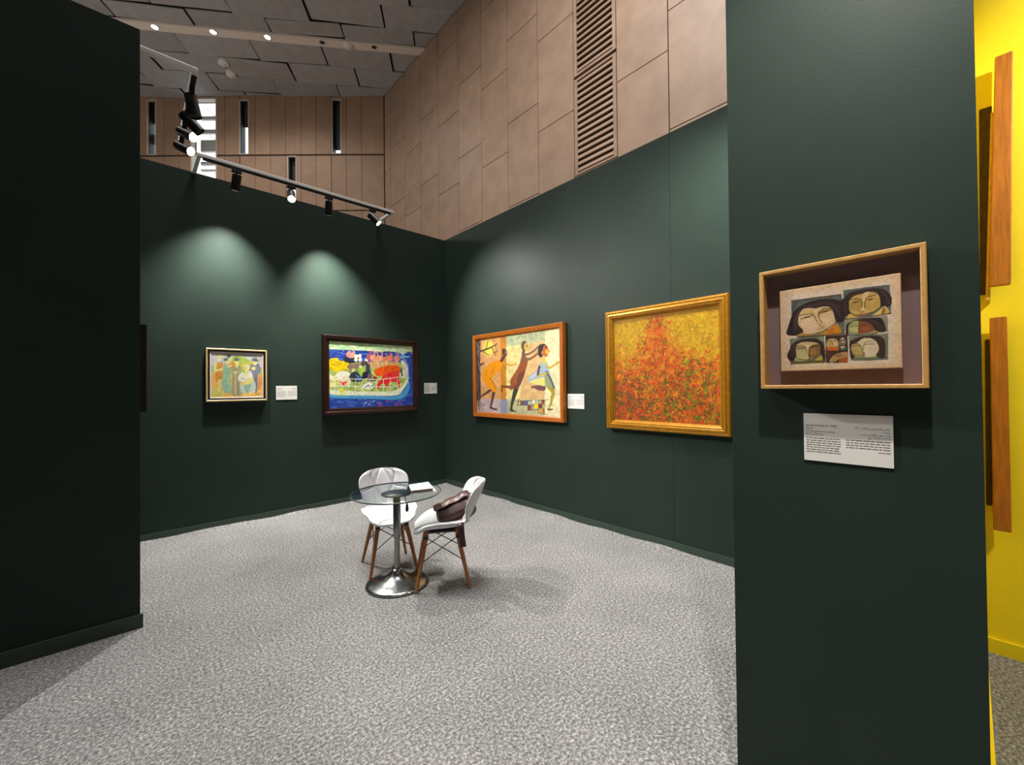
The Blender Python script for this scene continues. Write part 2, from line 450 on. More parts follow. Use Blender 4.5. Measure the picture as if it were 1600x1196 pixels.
def downlight(x, y, lit, label):
    e = empty('ceiling_downlight', (x, y, ZC-.03)); tag(e, label, 'downlight', 'recessed downlights in the ceiling light channel')
    MB().lathe([(.13, 0), (.13, -.02), (.095, -.022), (.09, .0)], 24).build('trim_ring', 'white_plastic' if lit else 'channel', e)
    MB().lathe([(.001, -.006), (.092, -.006), (.092, 0)], 24).build('lens', 'lens_cool' if lit else 'ceil_dark', e)
downlight(.61, 18.60, True, 'lit round ceiling downlight nearest the left partition')
downlight(2.12, 17.52, True, 'middle one of three lit ceiling downlights in the pale channel')
downlight(3.57, 16.51, True, 'lit ceiling downlight farthest from the left partition')
downlight(5.08, 15.46, False, 'unlit round ceiling downlight left of the white ceiling disc')
downlight(6.56, 14.42, False, 'unlit round ceiling downlight between the white disc and the stone wall')
def detector(x, y, z, label):
    e = empty('smoke_detector', (x, y, z)); tag(e, label, 'smoke detector', 'round white discs on the hall ceiling')
    MB().lathe([(.17, .1), (.17, -.03), (.15, -.045), (.09, -.05)], 24).build('base', 'white_plastic', e)
    MB().lathe([(.09, -.04), (.08, -.085), (.03, -.1), (.001, -.1)], 20).build('cap', 'channel', e)
detector(5.83, 14.99, ZC-.05, 'white round disc set in the pale ceiling light channel')
detector(2.61, 18.94, ZC-.04, 'upper of two small white discs on the grey ceiling boards')
detector(2.93, 19.44, ZC-.04, 'lower of two small white discs on the grey ceiling boards')

# ------------------------------------------------------------------ track lighting
def rail(name, p, q, arm, label, both=True):
    """p..q: rail ends, arm: vector from rail to wall"""
    p = Vector(p); q = Vector(q); arm = Vector(arm)
    e = empty(name, p); tag(e, label, 'track rail', 'white lighting rails on top of the booth walls')
    d = q-p; ax = d.normalized(); h = .019
    sd = ax.cross(Vector((0, 0, 1)))
    def bar(a, b, mt, nm, wd, z0, z1):
        dd = (b-a).normalized(); s2 = dd.cross(Vector((0, 0, 1)))
        vs = []
        for pt in (a, b):
            for (u, z) in ((-wd, z0), (wd, z0), (wd, z1), (-wd, z1)):
                vs.append(pt+s2*u+Vector((0, 0, z)))
        o = MB().quadmesh(vs, [(0, 1, 2, 3), (7, 6, 5, 4), (0, 4, 5, 1), (1, 5, 6, 2), (2, 6, 7, 3), (3, 7, 4, 0)]).build(nm, mt, e)
        return o
    O = Vector()
    bevel(bar(O-ax*.019, d+ax*.019, 'white_metal', 'rail_body', .019, -.012, .022), .004)
    bar(O+ax*.03, d-ax*.03, 'black', 'rail_slot', .016, -.03, -.0122)
    a2 = arm.normalized()
    bevel(bar(O+a2*.019, O+arm, 'white_metal', 'rail_arm', .019, -.012, .022), .004)
    if both:
        bevel(bar(d+a2*.019, d+arm, 'white_metal', 'rail_arm', .019, -.012, .022), .004)
    return e
rail('track_rail', (.50, 5.11, WH), (2.56, 5.11, WH), (0, .50, 0), 'white lighting rail above the rear wall with four lamps')
rail('track_rail', (.345, 3.775, WH), (.345, 4.98, WH), (-.345, 0, 0), 'white lighting rail end poking out beside the dark left partition', False)

GROUPS = 'black cylinder spotlights on the lighting rails'
def spotlight(x, y, aim, label, power=0, cone=60, lens='lens', blend=.5, col=(1, .86, .66), tilt_side=(.0, 0), drop=.105, z=None):
    z = WH if z is None else z
    base = Vector((x, y, z-.03)); e = empty('track_spotlight', base); tag(e, label, 'spotlight', GROUPS)
    MB().box(-.045, .045, -.016, .016, -.035, 0).build('adapter', 'black', e) if abs(tilt_side[1]) < .5 else MB().box(-.016, .016, -.045, .045, -.035, 0).build('adapter', 'black', e)
    piv = Vector((0, 0, -drop)); MB().tube((0, 0, -.03), piv, .009, n=10).build('stem', 'black_metal', e)
    d = (Vector(aim)-(base+piv)).normalized()
    off = Vector((tilt_side[0], 0, 0))
    a = piv-d*.045+off; b = piv+d*.115+off; r = .042
    hb = MB().tube(a, b, r, r, 24, cap=False)
    hb.tube(a, a+d*.001, r*.999, r*.9, 24)
    hb.tube(b-d*.02, b, r*.9, r*.9, 24, cap=False)
    # rim joining outer and inner walls
    hb.tube(b, b+d*.0005, r, r*.9, 24, cap=False)
    ho = hb.build('lamp_housing', 'black_metal', e)
    MB().tube(b-d*.016, b-d*.012, r*.89, r*.89, 24).build('lens', lens, ho)
    if power:
        l = bpy.data.lights.new('spot_lamp', 'SPOT'); l.energy = power; l.spot_size = R(cone); l.spot_blend = blend; l.color = col; l.shadow_soft_size = .03
        lo = bpy.data.objects.new('spot_lamp', l); COL.objects.link(lo); lo.parent = e
        lo.location = b-d*.004; lo.rotation_euler = d.to_track_quat('-Z', 'Y').to_euler()
    return e
WC = (1, .955, .88)
spotlight(.815, 5.11, (.68, 5.53, 2.1), 'black rail spotlight pointing straight down, first from the left on the rear rail', 330, 84, 'lens_soft', 1, (1, .97, .9))
spotlight(1.335, 5.11, (.7, 1.9, .3), 'glaring black rail spotlight second from the left on the rear rail', 420, 110, 'lens', 1, WC)
spotlight(1.745, 5.11, (1.93, 5.53, 2.1), 'dark-lensed rail spotlight third from the left above the animal boat painting', 420, 78, 'lens_soft', 1, (1, .97, .88))
spotlight(2.285, 5.11, (3.62, 3.95, 2.0), 'glaring black rail spotlight nearest the free right rail end', 260, 92, 'lens', 1, (1, .97, .92))
spotlight(.345, 3.98, (.62, 4.0, 2.5), 'nearest black spotlight hanging below the left rail end', 0, 50, 'ceil_dark', tilt_side=(0, 1), drop=.085)
spotlight(.345, 4.26, (1.3, 4.1, 2.7), 'second black spotlight tilted sideways on the left rail', 0, 50, 'ceil_dark', tilt_side=(0, 1), drop=.085)
spotlight(.345, 4.56, (2.4, 1.6, 1.8), 'upper glaring spotlight on the left rail', 200, 100, 'lens', .8, WC, tilt_side=(0, 1), drop=.06)
spotlight(.345, 4.84, (3.0, 1.6, 1.5), 'lower glaring spotlight at the far end of the left rail', 260, 100, 'lens', .8, WC, tilt_side=(0, 1), drop=.06)
# spotlights on the divider (out of the frame): one on the gold framed picture, one on the near picture
def bare_spot(loc, aim, power, cone, blend, col):
    l = bpy.data.lights.new('spot_lamp', 'SPOT'); l.energy = power; l.spot_size = R(cone); l.spot_blend = blend; l.color = col; l.shadow_soft_size = .03
    o = bpy.data.objects.new('spot_lamp', l); COL.objects.link(o); o.location = loc
    o.rotation_euler = (Vector(aim)-Vector(loc)).to_track_quat('-Z', 'Y').to_euler()
bare_spot((2.75, .82, 3.7), (3.66, 1.5, 2.5), 200, 110, 1, WC)
bare_spot((.75, .1, 3.75), (1.6, .25, 1.66), 230, 75, 1, WC)
bare_spot((2.2, -1.6, 3.7), (3.54, -.3, 1.6), 260, 110, .8, (1, .95, .85))

# ------------------------------------------------------------------ painter: flat pictures as per-vertex paint
class Cv:
    def __init__(s, wd, ht, quad, base):
        s.w, s.h = wd, ht; s.im = np.zeros((ht, wd, 3)); s.im[:] = base
        src = np.array(quad, float); dst = np.array([(0, 0), (wd, 0), (wd, ht), (0, ht)], float); A = []
        for (x, y), (u, v) in zip(src, dst):
            A.append([x, y, 1, 0, 0, 0, -u*x, -u*y]); A.append([0, 0, 0, x, y, 1, -v*x, -v*y])
        hh = np.linalg.solve(np.array(A), dst.reshape(-1)); s.H = np.append(hh, 1).reshape(3, 3)
        s.o = np.zeros(2); s.sc = 1.0
    def use(s, ox, oy, sc): s.o = np.array([ox, oy], float); s.sc = sc
    def T(s, pts):
        p = np.asarray(pts, float).reshape(-1, 2)/s.sc+s.o
        q = np.c_[p, np.ones(len(p))] @ s.H.T
        return q[:, :2]/q[:, 2:]
    def k(s, c):
        a = s.T([c, (c[0]+10, c[1]), (c[0], c[1]+10)]); return (np.hypot(*(a[1]-a[0]))+np.hypot(*(a[2]-a[0])))/20
    def bb(s, p, m):
        x0 = max(int(p[:, 0].min()-m), 0); x1 = min(int(p[:, 0].max()+m)+2, s.w); y0 = max(int(p[:, 1].min()-m), 0); y1 = min(int(p[:, 1].max()+m)+2, s.h)
        if x1 <= x0 or y1 <= y0: return None
        X, Y = np.meshgrid(np.arange(x0, x1)+.5, np.arange(y0, y1)+.5); return x0, x1, y0, y1, X, Y
    def put(s, B, a, col):
        x0, x1, y0, y1 = B[:4]; a = a[..., None]; s.im[y0:y1, x0:x1] = s.im[y0:y1, x0:x1]*(1-a)+np.array(col, float)*a
    def poly(s, pts, col, al=1, sm=True):
        p = s.T(pts)
        if sm and len(p) > 4:
            out = []; n = len(p)
            for i in range(n):
                a, b, c, d = p[i-1], p[i], p[(i+1) % n], p[(i+2) % n]
                for t in (0, .25, .5, .75):
                    out.append(.5*((2*b)+(c-a)*t+(2*a-5*b+4*c-d)*t*t+(3*b-3*c+d-a)*t**3))
            p = np.array(out)
        B = s.bb(p, 1)
        if not B: return
        acc = 0
        for dx, dy in ((-.25, -.25), (.25, -.25), (-.25, .25), (.25, .25)):
            X, Y = B[4]+dx, B[5]+dy; ins = np.zeros(X.shape, bool)
            for i in range(len(p)):
                (ax, ay), (bx, by) = p[i], p[(i+1) % len(p)]
                if ay == by: continue
                ins ^= ((ay > Y) != (by > Y)) & (X < (bx-ax)*(Y-ay)/(by-ay)+ax)
            acc = acc+ins
        s.put(B, acc/4.0*al, col)
    def ell(s, c, rx, ry, col, al=1, rot=0):
        a = np.linspace(0, 2*math.pi, 28, endpoint=False); cr, sr = math.cos(R(rot)), math.sin(R(rot))
        s.poly([(c[0]+rx*math.cos(t)*cr-ry*math.sin(t)*sr, c[1]+rx*math.cos(t)*sr+ry*math.sin(t)*cr) for t in a], col, al, False)
    def st(s, pts, r, col, al=1, r1=None, raw=False):
        p = np.asarray(pts, float) if raw else s.T(pts)
        kk = 1 if raw else s.k(pts[0]); ra = max(r*kk, .45); rb = max((r if r1 is None else r1)*kk, .4)
        B = s.bb(p, max(ra, rb)+1)
        if not B: return
        X, Y = B[4], B[5]; best = np.zeros(X.shape); n = len(p)-1
        for i in range(n):
            a, b = p[i], p[i+1]; d = b-a; L = d@d+1e-9
            t = np.clip(((X-a[0])*d[0]+(Y-a[1])*d[1])/L, 0, 1)
            rr = ra+(rb-ra)*(i+t)/n
            best = np.maximum(best, np.clip(rr-np.hypot(X-a[0]-t*d[0], Y-a[1]-t*d[1])+.5, 0, 1))
        s.put(B, best*al, col)
    def noise(s, cell, amp, tint=(1, 1, 1), seed=0, asp=1):
        r = np.random.default_rng(seed); gh, gw = int(s.h/cell)+3, int(s.w/(cell*asp))+3; g = r.random((gh, gw))
        y = np.arange(s.h)/cell; x = np.arange(s.w)/(cell*asp); yi = y.astype(int); xi = x.astype(int); fy = (y-yi)[:, None]; fx = (x-xi)[None]
        v = g[yi][:, xi]*(1-fy)*(1-fx)+g[yi+1][:, xi]*fy*(1-fx)+g[yi][:, xi+1]*(1-fy)*fx+g[yi+1][:, xi+1]*fy*fx
        s.im *= 1+amp*(v-.5)[..., None]*2*np.array(tint)
    def mesh(s, name, W, H, material):
        wd, ht = s.w, s.h
        u = (np.arange(wd)/(wd-1)-.5)*W; v = (.5-np.arange(ht)/(ht-1))*H
        co = np.zeros((ht, wd, 3)); co[..., 0] = u[None]; co[..., 1] = v[:, None]
        i = np.arange(ht*wd).reshape(ht, wd)
        f = np.stack([i[1:, :-1], i[1:, 1:], i[:-1, 1:], i[:-1, :-1]], -1).reshape(-1, 4)
        me = bpy.data.meshes.new(name)
        me.vertices.add(ht*wd); me.vertices.foreach_set('co', co.ravel().astype(np.float32))
        me.loops.add(f.size); me.loops.foreach_set('vertex_index', f.ravel().astype(np.int32))
        me.polygons.add(len(f)); me.polygons.foreach_set('loop_start', np.arange(0, f.size, 4, dtype=np.int32)); me.polygons.foreach_set('loop_total', np.full(len(f), 4, dtype=np.int32))
        me.update(calc_edges=True)
        c = np.clip(s.im, 0, 255)/255; c = np.where(c <= .04045, c/12.92, ((c+.055)/1.055)**2.4)
        at = me.color_attributes.new('paint', 'FLOAT_COLOR', 'POINT')
        at.data.foreach_set('color', np.c_[c.reshape(-1, 3), np.ones(ht*wd)].ravel().astype(np.float32))
        me.materials.append(M[material]); return me

# ---- the five pictures
def paint_group():                                          # small group of standing figures
    c = Cv(150, 128, [(328.1, 549.3), (412.9, 551.8), (412.7, 621.6), (326.7, 621.6)], (192, 190, 196))
    c.use(300, 520, 8.544)
    sk = (226, 214, 120)
    c.poly([(238, 435), (310, 435), (420, 470), (420, 540), (238, 530)], (140, 180, 110), sm=False)
    c.poly([(525, 355), (560, 310), (620, 298), (690, 315), (760, 350), (830, 410), (900, 460), (970, 470), (970, 580), (520, 560)], (150, 186, 48))
    c.poly([(640, 430), (720, 395), (790, 375), (860, 450), (700, 500)], (206, 192, 50))
    c.poly([(225, 525), (420, 530), (640, 560), (980, 555), (980, 880), (220, 880)], (232, 164, 62), sm=False)
    c.poly([(225, 700), (420, 740), (420, 880), (220, 880)], (226, 190, 80)); c.poly([(240, 790), (330, 760), (420, 800), (370, 860), (250, 850)], (170, 180, 70), .6)
    c.poly([(890, 590), (980, 560), (980, 700), (890, 780)], (224, 120, 50), .6)
    # barefoot man in orange tunic
    c.st([(340, 600), (345, 690), (350, 765)], 18, sk); c.st([(376, 600), (378, 680), (395, 745)], 16, sk)
    c.poly([(325, 388), (360, 400), (398, 382), (402, 470), (392, 612), (350, 618), (322, 662), (300, 600), (304, 520), (322, 450)], (206, 122, 14))
    c.st([(312, 405), (296, 460), (290, 505), (345, 490), (405, 480)], 14, sk); c.ell((368, 322), 28, 38, sk); c.ell((362, 352), 26, 20, (236, 234, 200))
    # hatted pair
    c.poly([(480, 420), (550, 385), (575, 430), (540, 470), (490, 470)], (222, 118, 34))
    c.ell((492, 345), 30, 36, sk); c.ell((488, 300), 30, 24, (72, 78, 84)); c.st([(440, 350), (500, 316)], 9, (72, 78, 84))
    c.poly([(428, 410), (490, 425), (520, 510), (505, 640), (520, 790), (430, 800), (388, 730), (395, 600), (405, 480)], (128, 176, 142))
    c.st([(455, 450), (445, 620), (450, 790)], 5, (90, 140, 115)); c.st([(490, 470), (470, 560)], 4, (90, 140, 115))
    c.ell((468, 385), 32, 38, sk); c.ell((445, 350), 32, 20, (66, 74, 80)); c.st([(470, 450), (520, 430)], 12, sk)
    # man in olive robe
    c.poly([(555, 435), (600, 445), (645, 440), (660, 530), (632, 640), (655, 830), (528, 838), (522, 700), (535, 520)], (142, 138, 98))
    c.st([(575, 540), (572, 820)], 8, (206, 178, 110)); c.st([(610, 540), (615, 820)], 5, (100, 100, 72)); c.ell((600, 385), 31, 40, sk); c.ell((595, 350), 34, 22, (74, 78, 88)); c.poly([(575, 425), (620, 425), (598, 480)], sk, sm=False); c.ell((580, 522), 36, 15, sk)
    # man in blue coat and hat
    c.poly([(815, 405), (860, 420), (905, 398), (936, 470), (928, 548), (897, 556), (884, 780), (846, 800), (835, 640), (800, 570), (768, 480)], (98, 104, 134))
    c.st([(870, 560), (862, 780)], 5, (64, 70, 98)); c.ell((855, 388), 32, 40, sk); c.ell((855, 362), 60, 14, (66, 72, 92), rot=8); c.ell((855, 345), 36, 22, (66, 72, 92)); c.poly([(800, 455), (860, 445), (860, 490), (805, 495)], (234, 214, 120), sm=False)
    # seated woman with child
    c.poly([(640, 700), (720, 690), (850, 655), (858, 780), (800, 812), (740, 790), (700, 812), (650, 800)], (186, 204, 196))
    c.poly([(680, 700), (800, 690), (770, 800), (720, 800)], (122, 164, 140))
    c.poly([(665, 520), (720, 545), (785, 500), (825, 590), (800, 650), (690, 660), (625, 640), (612, 585)], (232, 232, 212)); c.st([(655, 610), (740, 620), (800, 600)], 5, (150, 150, 130))
    c.ell((735, 460), 44, 46, (230, 226, 160)); c.ell((730, 480), 28, 40, sk); c.poly([(705, 520), (755, 520), (735, 575)], sk, sm=False)
    c.poly([(630, 700), (690, 655), (790, 615), (835, 618), (828, 655), (745, 690)], (228, 206, 96)); c.st([(820, 575), (770, 640)], 12, sk)
    c.ell((712, 830), 18, 22, sk); c.ell((782, 822), 20, 16, sk)
    for p in ((868, 832), (892, 828), (905, 826)): c.st([p, (p[0]+12, p[1]-6)], 4, (70, 60, 40))
    c.im[:] = c.im*.76+np.array((244, 238, 214))*.24
    c.noise(5, .06, seed=3); c.noise(14, .06, seed=4); return c

def paint_boat():                                           # animals on a ferry
    c = Cv(230, 170, [(514.3, 530.7), (646.5, 539.7), (646.8, 636.4), (514.7, 641.8)], (36, 62, 150))
    c.use(490, 510, 7.476)
    r = np.random.default_rng(11)
    for i in range(900):                                   # sea strokes
        x, y = r.uniform(180, 1175), r.uniform(260, 980)
        col = [(24, 44, 128), (52, 86, 176), (70, 80, 160), (34, 60, 158), (84, 120, 196)][r.integers(5)]
        c.st([(x, y), (x+r.uniform(20, 60), y+r.uniform(-4, 6))], r.uniform(4, 9), col, .7)
    c.poly([(170, 140), (1185, 215), (1185, 296), (900, 286), (600, 276), (170, 258)], (164, 198, 150), sm=False)
    for i in range(130):
        x = r.uniform(180, 1175); y = 150+(x-180)*.066+r.uniform(8, 95)
        c.st([(x, y), (x+r.uniform(20, 60), y+3)], r.uniform(5, 11), [(206, 222, 176), (136, 178, 126), (178, 210, 162), (222, 230, 192)][r.integers(4)], .75)
    c.poly([(182, 800), (600, 822), (960, 832), (1080, 740), (1122, 640), (1126, 760), (1010, 868), (600, 862), (182, 850)], (74, 160, 204), .9)
    c.poly([(182, 520), (500, 420), (1000, 420), (1080, 440), (1116, 560), (1110, 650), (1050, 740), (960, 810), (600, 815), (182, 800)], (156, 176, 92))
    for i in range(160):
        c.st([(x := r.uniform(190, 1040), y := r.uniform(520, 760)), (x+r.uniform(10, 36), y+r.uniform(-16, 16))], r.uniform(5, 12), [(196, 206, 130), (112, 142, 50), (214, 214, 160), (90, 120, 60), (206, 190, 110)][r.integers(5)], .7)
    c.poly([(182, 752), (500, 772), (800, 775), (950, 765), (1040, 715), (1090, 630), (1118, 590), (1112, 660), (1060, 745), (970, 822), (600, 822), (182, 805)], (214, 220, 192))
    c.st([(1010, 350), (1080, 390), (1112, 470), (1116, 600)], 4, (196, 214, 214)); c.st([(1000, 375), (1060, 420), (1090, 500)], 3, (180, 200, 210))
    # camels
    for (x, y, h, col) in ((415, 325, 45, (214, 142, 140)), (462, 330, 60, (220, 160, 140)), (655, 350, 70, (170, 84, 100)), (700, 360, 88, (222, 152, 130)), (740, 375, 80, (214, 140, 110)), (790, 370, 82, (216, 150, 118)), (850, 385, 70, (204, 120, 90)), (905, 365, 55, (214, 120, 100)), (975, 375, 75, (216, 134, 112))):
        c.ell((x, y), 32, 38, col); c.st([(x+14, y), (x+20, y-h*.6), (x+12, y-h), (x-8, y-h+4)], 9, col, r1=5)
        for dx in (-20, -6, 10, 24): c.st([(x+dx, y+20), (x+dx-2, y+125 if x > 600 else y+70)], 4, col)
    for i in range(40): c.st([(x := r.uniform(690, 1000), y := r.uniform(390, 430)), (x+r.uniform(-6, 6), y+r.uniform(30, 60))], 3.5, [(224, 200, 130), (190, 110, 80), (206, 160, 100)][r.integers(3)])
    # yellow cattle
    c.poly([(184, 395), (220, 368), (290, 365), (300, 395), (415, 412), (412, 500), (330, 515), (300, 540), (240, 520), (190, 505)], (226, 190, 12))
    for i in range(36): c.st([(x := r.uniform(200, 400), y := r.uniform(385, 515)), (x+r.uniform(-20, 20), y+r.uniform(-10, 18))], 5, [(200, 150, 8), (240, 214, 60), (170, 140, 20)][r.integers(3)], .8)
    for (x, y) in ((390, 385), (430, 400), (470, 395)): c.ell((x, y), 34, 34, (44, 46, 60))
    c.st([(420, 470), (520, 460)], 26, (132, 110, 98)); c.st([(512, 470), (528, 420)], 12, (132, 110, 98))
    for dx in (425, 445, 500, 518): c.st([(dx, 490), (dx, 560)], 6, (120, 100, 90))
    c.poly([(188, 560), (240, 590), (300, 530), (400, 532), (430, 580), (330, 610), (200, 625)], (222, 222, 196)); c.poly([(200, 625), (250, 600), (290, 620), (280, 700), (200, 720)], (206, 200, 120))
    c.poly([(300, 625), (380, 592), (430, 610), (432, 690), (310, 690)], (226, 196, 166)); c.st([(318, 660), (345, 675), (385, 660)], 11, (206, 70, 30)); c.st([(330, 690), (360, 690)], 9, (206, 70, 30))
    for (x, y) in ((505, 345), (545, 340), (620, 400), (500, 385), (550, 385)): c.ell((x, y), 22, 24, (232, 230, 206))
    for (p, col) in (([(560, 420), (610, 400), (640, 420), (600, 460), (550, 470)], (92, 70, 60)), ([(620, 420), (655, 440), (680, 560), (610, 560)], (52, 66, 76)), ([(480, 530), (540, 560), (580, 640), (500, 660), (440, 640), (425, 580)], (46, 52, 66)), ([(490, 560), (560, 590), (570, 640), (520, 640)], (66, 104, 150)), ([(580, 540), (640, 530), (650, 600), (560, 640)], (30, 36, 58)), ([(640, 560), (690, 560), (690, 660), (630, 650)], (104, 92, 86)), ([(700, 580), (750, 600), (745, 650), (700, 640)], (120, 40, 50))):
        c.poly(p, col)
    c.st([(545, 480), (560, 560)], 18, (150, 190, 60)); c.ell((555, 470), 18, 16, (220, 210, 190))
    c.poly([(590, 690), (660, 660), (700, 700), (690, 740), (600, 740)], (228, 226, 220)); c.st([(610, 720), (650, 700)], 7, (40, 36, 40)); c.st([(660, 725), (690, 705)], 6, (40, 36, 40))
    # orange and red cattle
    c.poly([(710, 525), (760, 490), (870, 458), (1000, 466), (1014, 530), (950, 560), (880, 582), (800, 582), (750, 592)], (226, 84, 22))
    c.poly([(745, 740), (745, 690), (800, 620), (830, 575), (960, 520), (1008, 535), (1004, 620), (1020, 680), (1002, 725), (970, 660), (890, 668), (862, 745), (845, 690), (800, 680), (775, 735)], (214, 36, 46))
    for i in range(30): c.st([(x := r.uniform(840, 990), y := r.uniform(545, 640)), (x+18, y-6)], 4, [(240, 80, 80), (170, 20, 34), (232, 110, 90)][r.integers(3)], .8)
    for i in range(22): c.st([(x := r.uniform(760, 1000), y := r.uniform(480, 550)), (x+18, y-8)], 4, [(240, 120, 30), (190, 60, 20)][r.integers(2)], .8)
    c.poly([(1040, 430), (1080, 425), (1110, 500), (1100, 590), (1040, 610), (1020, 560), (1060, 500)], (206, 208, 190)); c.ell((1052, 415), 20, 20, (236, 230, 214)); c.st([(1030, 500), (1045, 580)], 8, (40, 46, 60))
    # rails
    c.st([(186, 618), (500, 622), (740, 626), (900, 615), (1010, 595)], 4, (230, 232, 214)); c.st([(186, 702), (500, 712), (740, 716), (960, 720), (1040, 680)], 4, (230, 232, 214))
    for x in range(250, 1000, 82): c.st([(x, 624), (x, 768)], 3.5, (226, 228, 208))
    c.st([(315, 740), (325, 800)], 8, (206, 190, 30)); c.st([(345, 740), (352, 800)], 8, (206, 190, 30)); c.st([(315, 770), (355, 770)], 8, (206, 190, 30))
    # sailing boat and reflections
    c.poly([(1062, 255), (1036, 325), (1072, 332)], (190, 222, 232), sm=False); c.poly([(1016, 335), (1145, 345), (1110, 362), (1040, 358)], (120, 190, 220), sm=False); c.st([(1070, 362), (1075, 420)], 8, (90, 160, 200), .7)
    for p in ((600, 920), (640, 935), (690, 905)): c.st([p, (p[0]+30, p[1]-18)], 5, (200, 214, 220), .8)
    for p in ((760, 920), (775, 940), (860, 890), (1005, 905), (960, 930)): c.st([p, (p[0]+26, p[1]+8)], 9, (196, 70, 120), .75)
    c.im *= 1.14
    c.noise(3, .1, seed=7); return c

def paint_runners():                                        # three figures running past a tree
    c = Cv(190, 180, [(743.8, 531), (873.3, 513.5), (874.9, 654.4), (744.6, 644.1)], (228, 206, 142))
    c.use(720, 490, 6.295)
    c.poly([(140, 240), (388, 218), (388, 850), (140, 850)], (216, 158, 100), sm=False)
    c.poly([(385, 200), (440, 195), (446, 1000), (385, 1000)], (196, 128, 34), sm=False)
    c.poly([(440, 190), (820, 140), (818, 280), (650, 300), (440, 330)], (186, 190, 148), sm=False)
    c.poly([(440, 330), (650, 300), (630, 560), (560, 845), (440, 845)], (230, 212, 142), sm=False)
    c.poly([(650, 300), (818, 275), (815, 850), (560, 845), (620, 600)], (224, 184, 124), sm=False)
    c.poly([(815, 130), (990, 110), (995, 1060), (812, 1020)], (238, 228, 180), sm=False)
    c.poly([(140, 842), (385, 842), (385, 1010), (140, 1000)], (190, 168, 168), sm=False); c.poly([(385, 848), (450, 848), (455, 1010), (385, 1000)], (142, 146, 170), sm=False)
    c.poly([(450, 848), (815, 855), (815, 1030), (455, 1000)], (186, 182, 138), sm=False)
    c.noise(7, .08, seed=21); c.noise(3, .05, seed=22)
    r = np.random.default_rng(9)
    for i in range(70):
        x = r.uniform(450, 810); c.st([(x, y := r.uniform(165, 270)), (x+8, y+6)], 4, [(214, 210, 160), (150, 164, 130), (120, 130, 100)][r.integers(3)], .7)
    # tree, sun, branches
    c.ell((268, 345), 62, 88, (226, 190, 96), .9); c.ell((275, 340), 40, 62, (240, 218, 84))
    c.poly([(146, 250), (194, 252), (190, 480), (194, 840), (150, 860)], (72, 62, 60), sm=False)
    for i in range(40): c.st([(x := r.uniform(152, 188), y := r.uniform(260, 820)), (x+r.uniform(-5, 5), y+r.uniform(20, 60))], 3, [(110, 98, 90), (46, 38, 38), (150, 140, 130)][r.integers(3)], .7)
    br = (66, 48, 40)
    c.st([(190, 372), (270, 345), (340, 310), (350, 293)], 8, br, r1=3); c.st([(248, 345), (258, 295), (270, 262)], 4, br, r1=2); c.st([(300, 330), (325, 390), (340, 415)], 4, br, r1=2); c.st([(322, 388), (350, 375), (350, 342)], 4, br, r1=2); c.st([(220, 375), (250, 400), (278, 412)], 4, br, r1=2); c.st([(192, 505), (218, 490)], 8, br)
    for p in ([(175, 850), (205, 890), (230, 905)], [(170, 850), (195, 920), (215, 940)], [(165, 860), (170, 940)], [(172, 860), (182, 960)]): c.st(p, 3, (90, 70, 60))
    # stooping figure in orange
    dk = (84, 62, 58)
    c.st([(292, 752), (235, 790), (192, 820)], 14, dk, r1=7); c.st([(322, 765), (305, 850), (290, 925)], 15, dk, r1=8); c.st([(288, 925), (318, 940), (346, 945)], 8, (60, 40, 40))
    c.poly([(385, 455), (405, 480), (385, 545), (330, 600), (300, 640), (340, 710), (345, 770), (310, 768), (240, 690), (212, 640), (212, 590), (245, 530), (320, 475)], (232, 148, 10))
    c.st([(395, 485), (440, 500), (480, 515), (535, 500)], 10, (216, 140, 30), r1=5); c.st([(340, 560), (375, 575)], 12, (228, 148, 20))
    c.st([(280, 630), (320, 690), (342, 740)], 3, (150, 84, 10)); c.st([(330, 520), (300, 590)], 3, (170, 100, 10)); c.st([(250, 560), (240, 620)], 3, (170, 100, 10))
    c.st([(420, 425), (395, 465)], 15, dk); c.ell((426, 392), 24, 42, (104, 70, 58)); c.ell((415, 375), 15, 28, (70, 54, 54)); c.ell((438, 385), 8, 14, (190, 120, 80))
    # middle figure in brown
    c.st([(500, 735), (450, 725), (402, 718)], 12, (116, 66, 44)); c.st([(405, 715), (400, 770)], 6, (116, 66, 44)); c.poly([(500, 690), (520, 740), (490, 755), (450, 730)], (140, 80, 54), sm=False)
    c.poly([(520, 730), (560, 735), (530, 830), (500, 940), (545, 970), (480, 965), (478, 930), (492, 840)], (62, 58, 58))
    c.poly([(600, 400), (625, 430), (650, 470), (630, 560), (600, 650), (560, 735), (515, 735), (478, 690), (490, 640), (540, 560), (570, 500)], (150, 84, 44))
    c.poly([(560, 600), (620, 580), (590, 680), (550, 735), (515, 730)], (120, 66, 54)); c.poly([(580, 480), (600, 400), (640, 440), (640, 470)], (122, 84, 72)); c.st([(545, 590), (530, 700)], 6, (176, 100, 50))
    c.st([(615, 415), (670, 400), (720, 365), (748, 335)], 11, (124, 88, 70), r1=7); c.st([(620, 455), (670, 455), (710, 430), (748, 400)], 14, (136, 90, 70), r1=8)
    c.ell((615, 325), 30, 50, (96, 74, 66)); c.ell((632, 335), 20, 40, (212, 180, 70)); c.ell((640, 325), 9, 12, (130, 90, 50)); c.st([(610, 375), (605, 405)], 15, (110, 80, 70))
    # girl in pale blue dress
    c.poly([(690, 720), (760, 712), (818, 720), (815, 765), (760, 765), (700, 738), (690, 760), (684, 735)], (120, 76, 80)); 
    c.poly([(830, 710), (890, 735), (912, 790), (895, 850), (880, 910), (860, 940), (885, 955), (840, 960), (862, 900), (870, 830), (878, 790), (840, 745)], (168, 150, 40))
    c.st([(845, 953), (884, 955)], 8, (120, 80, 40))
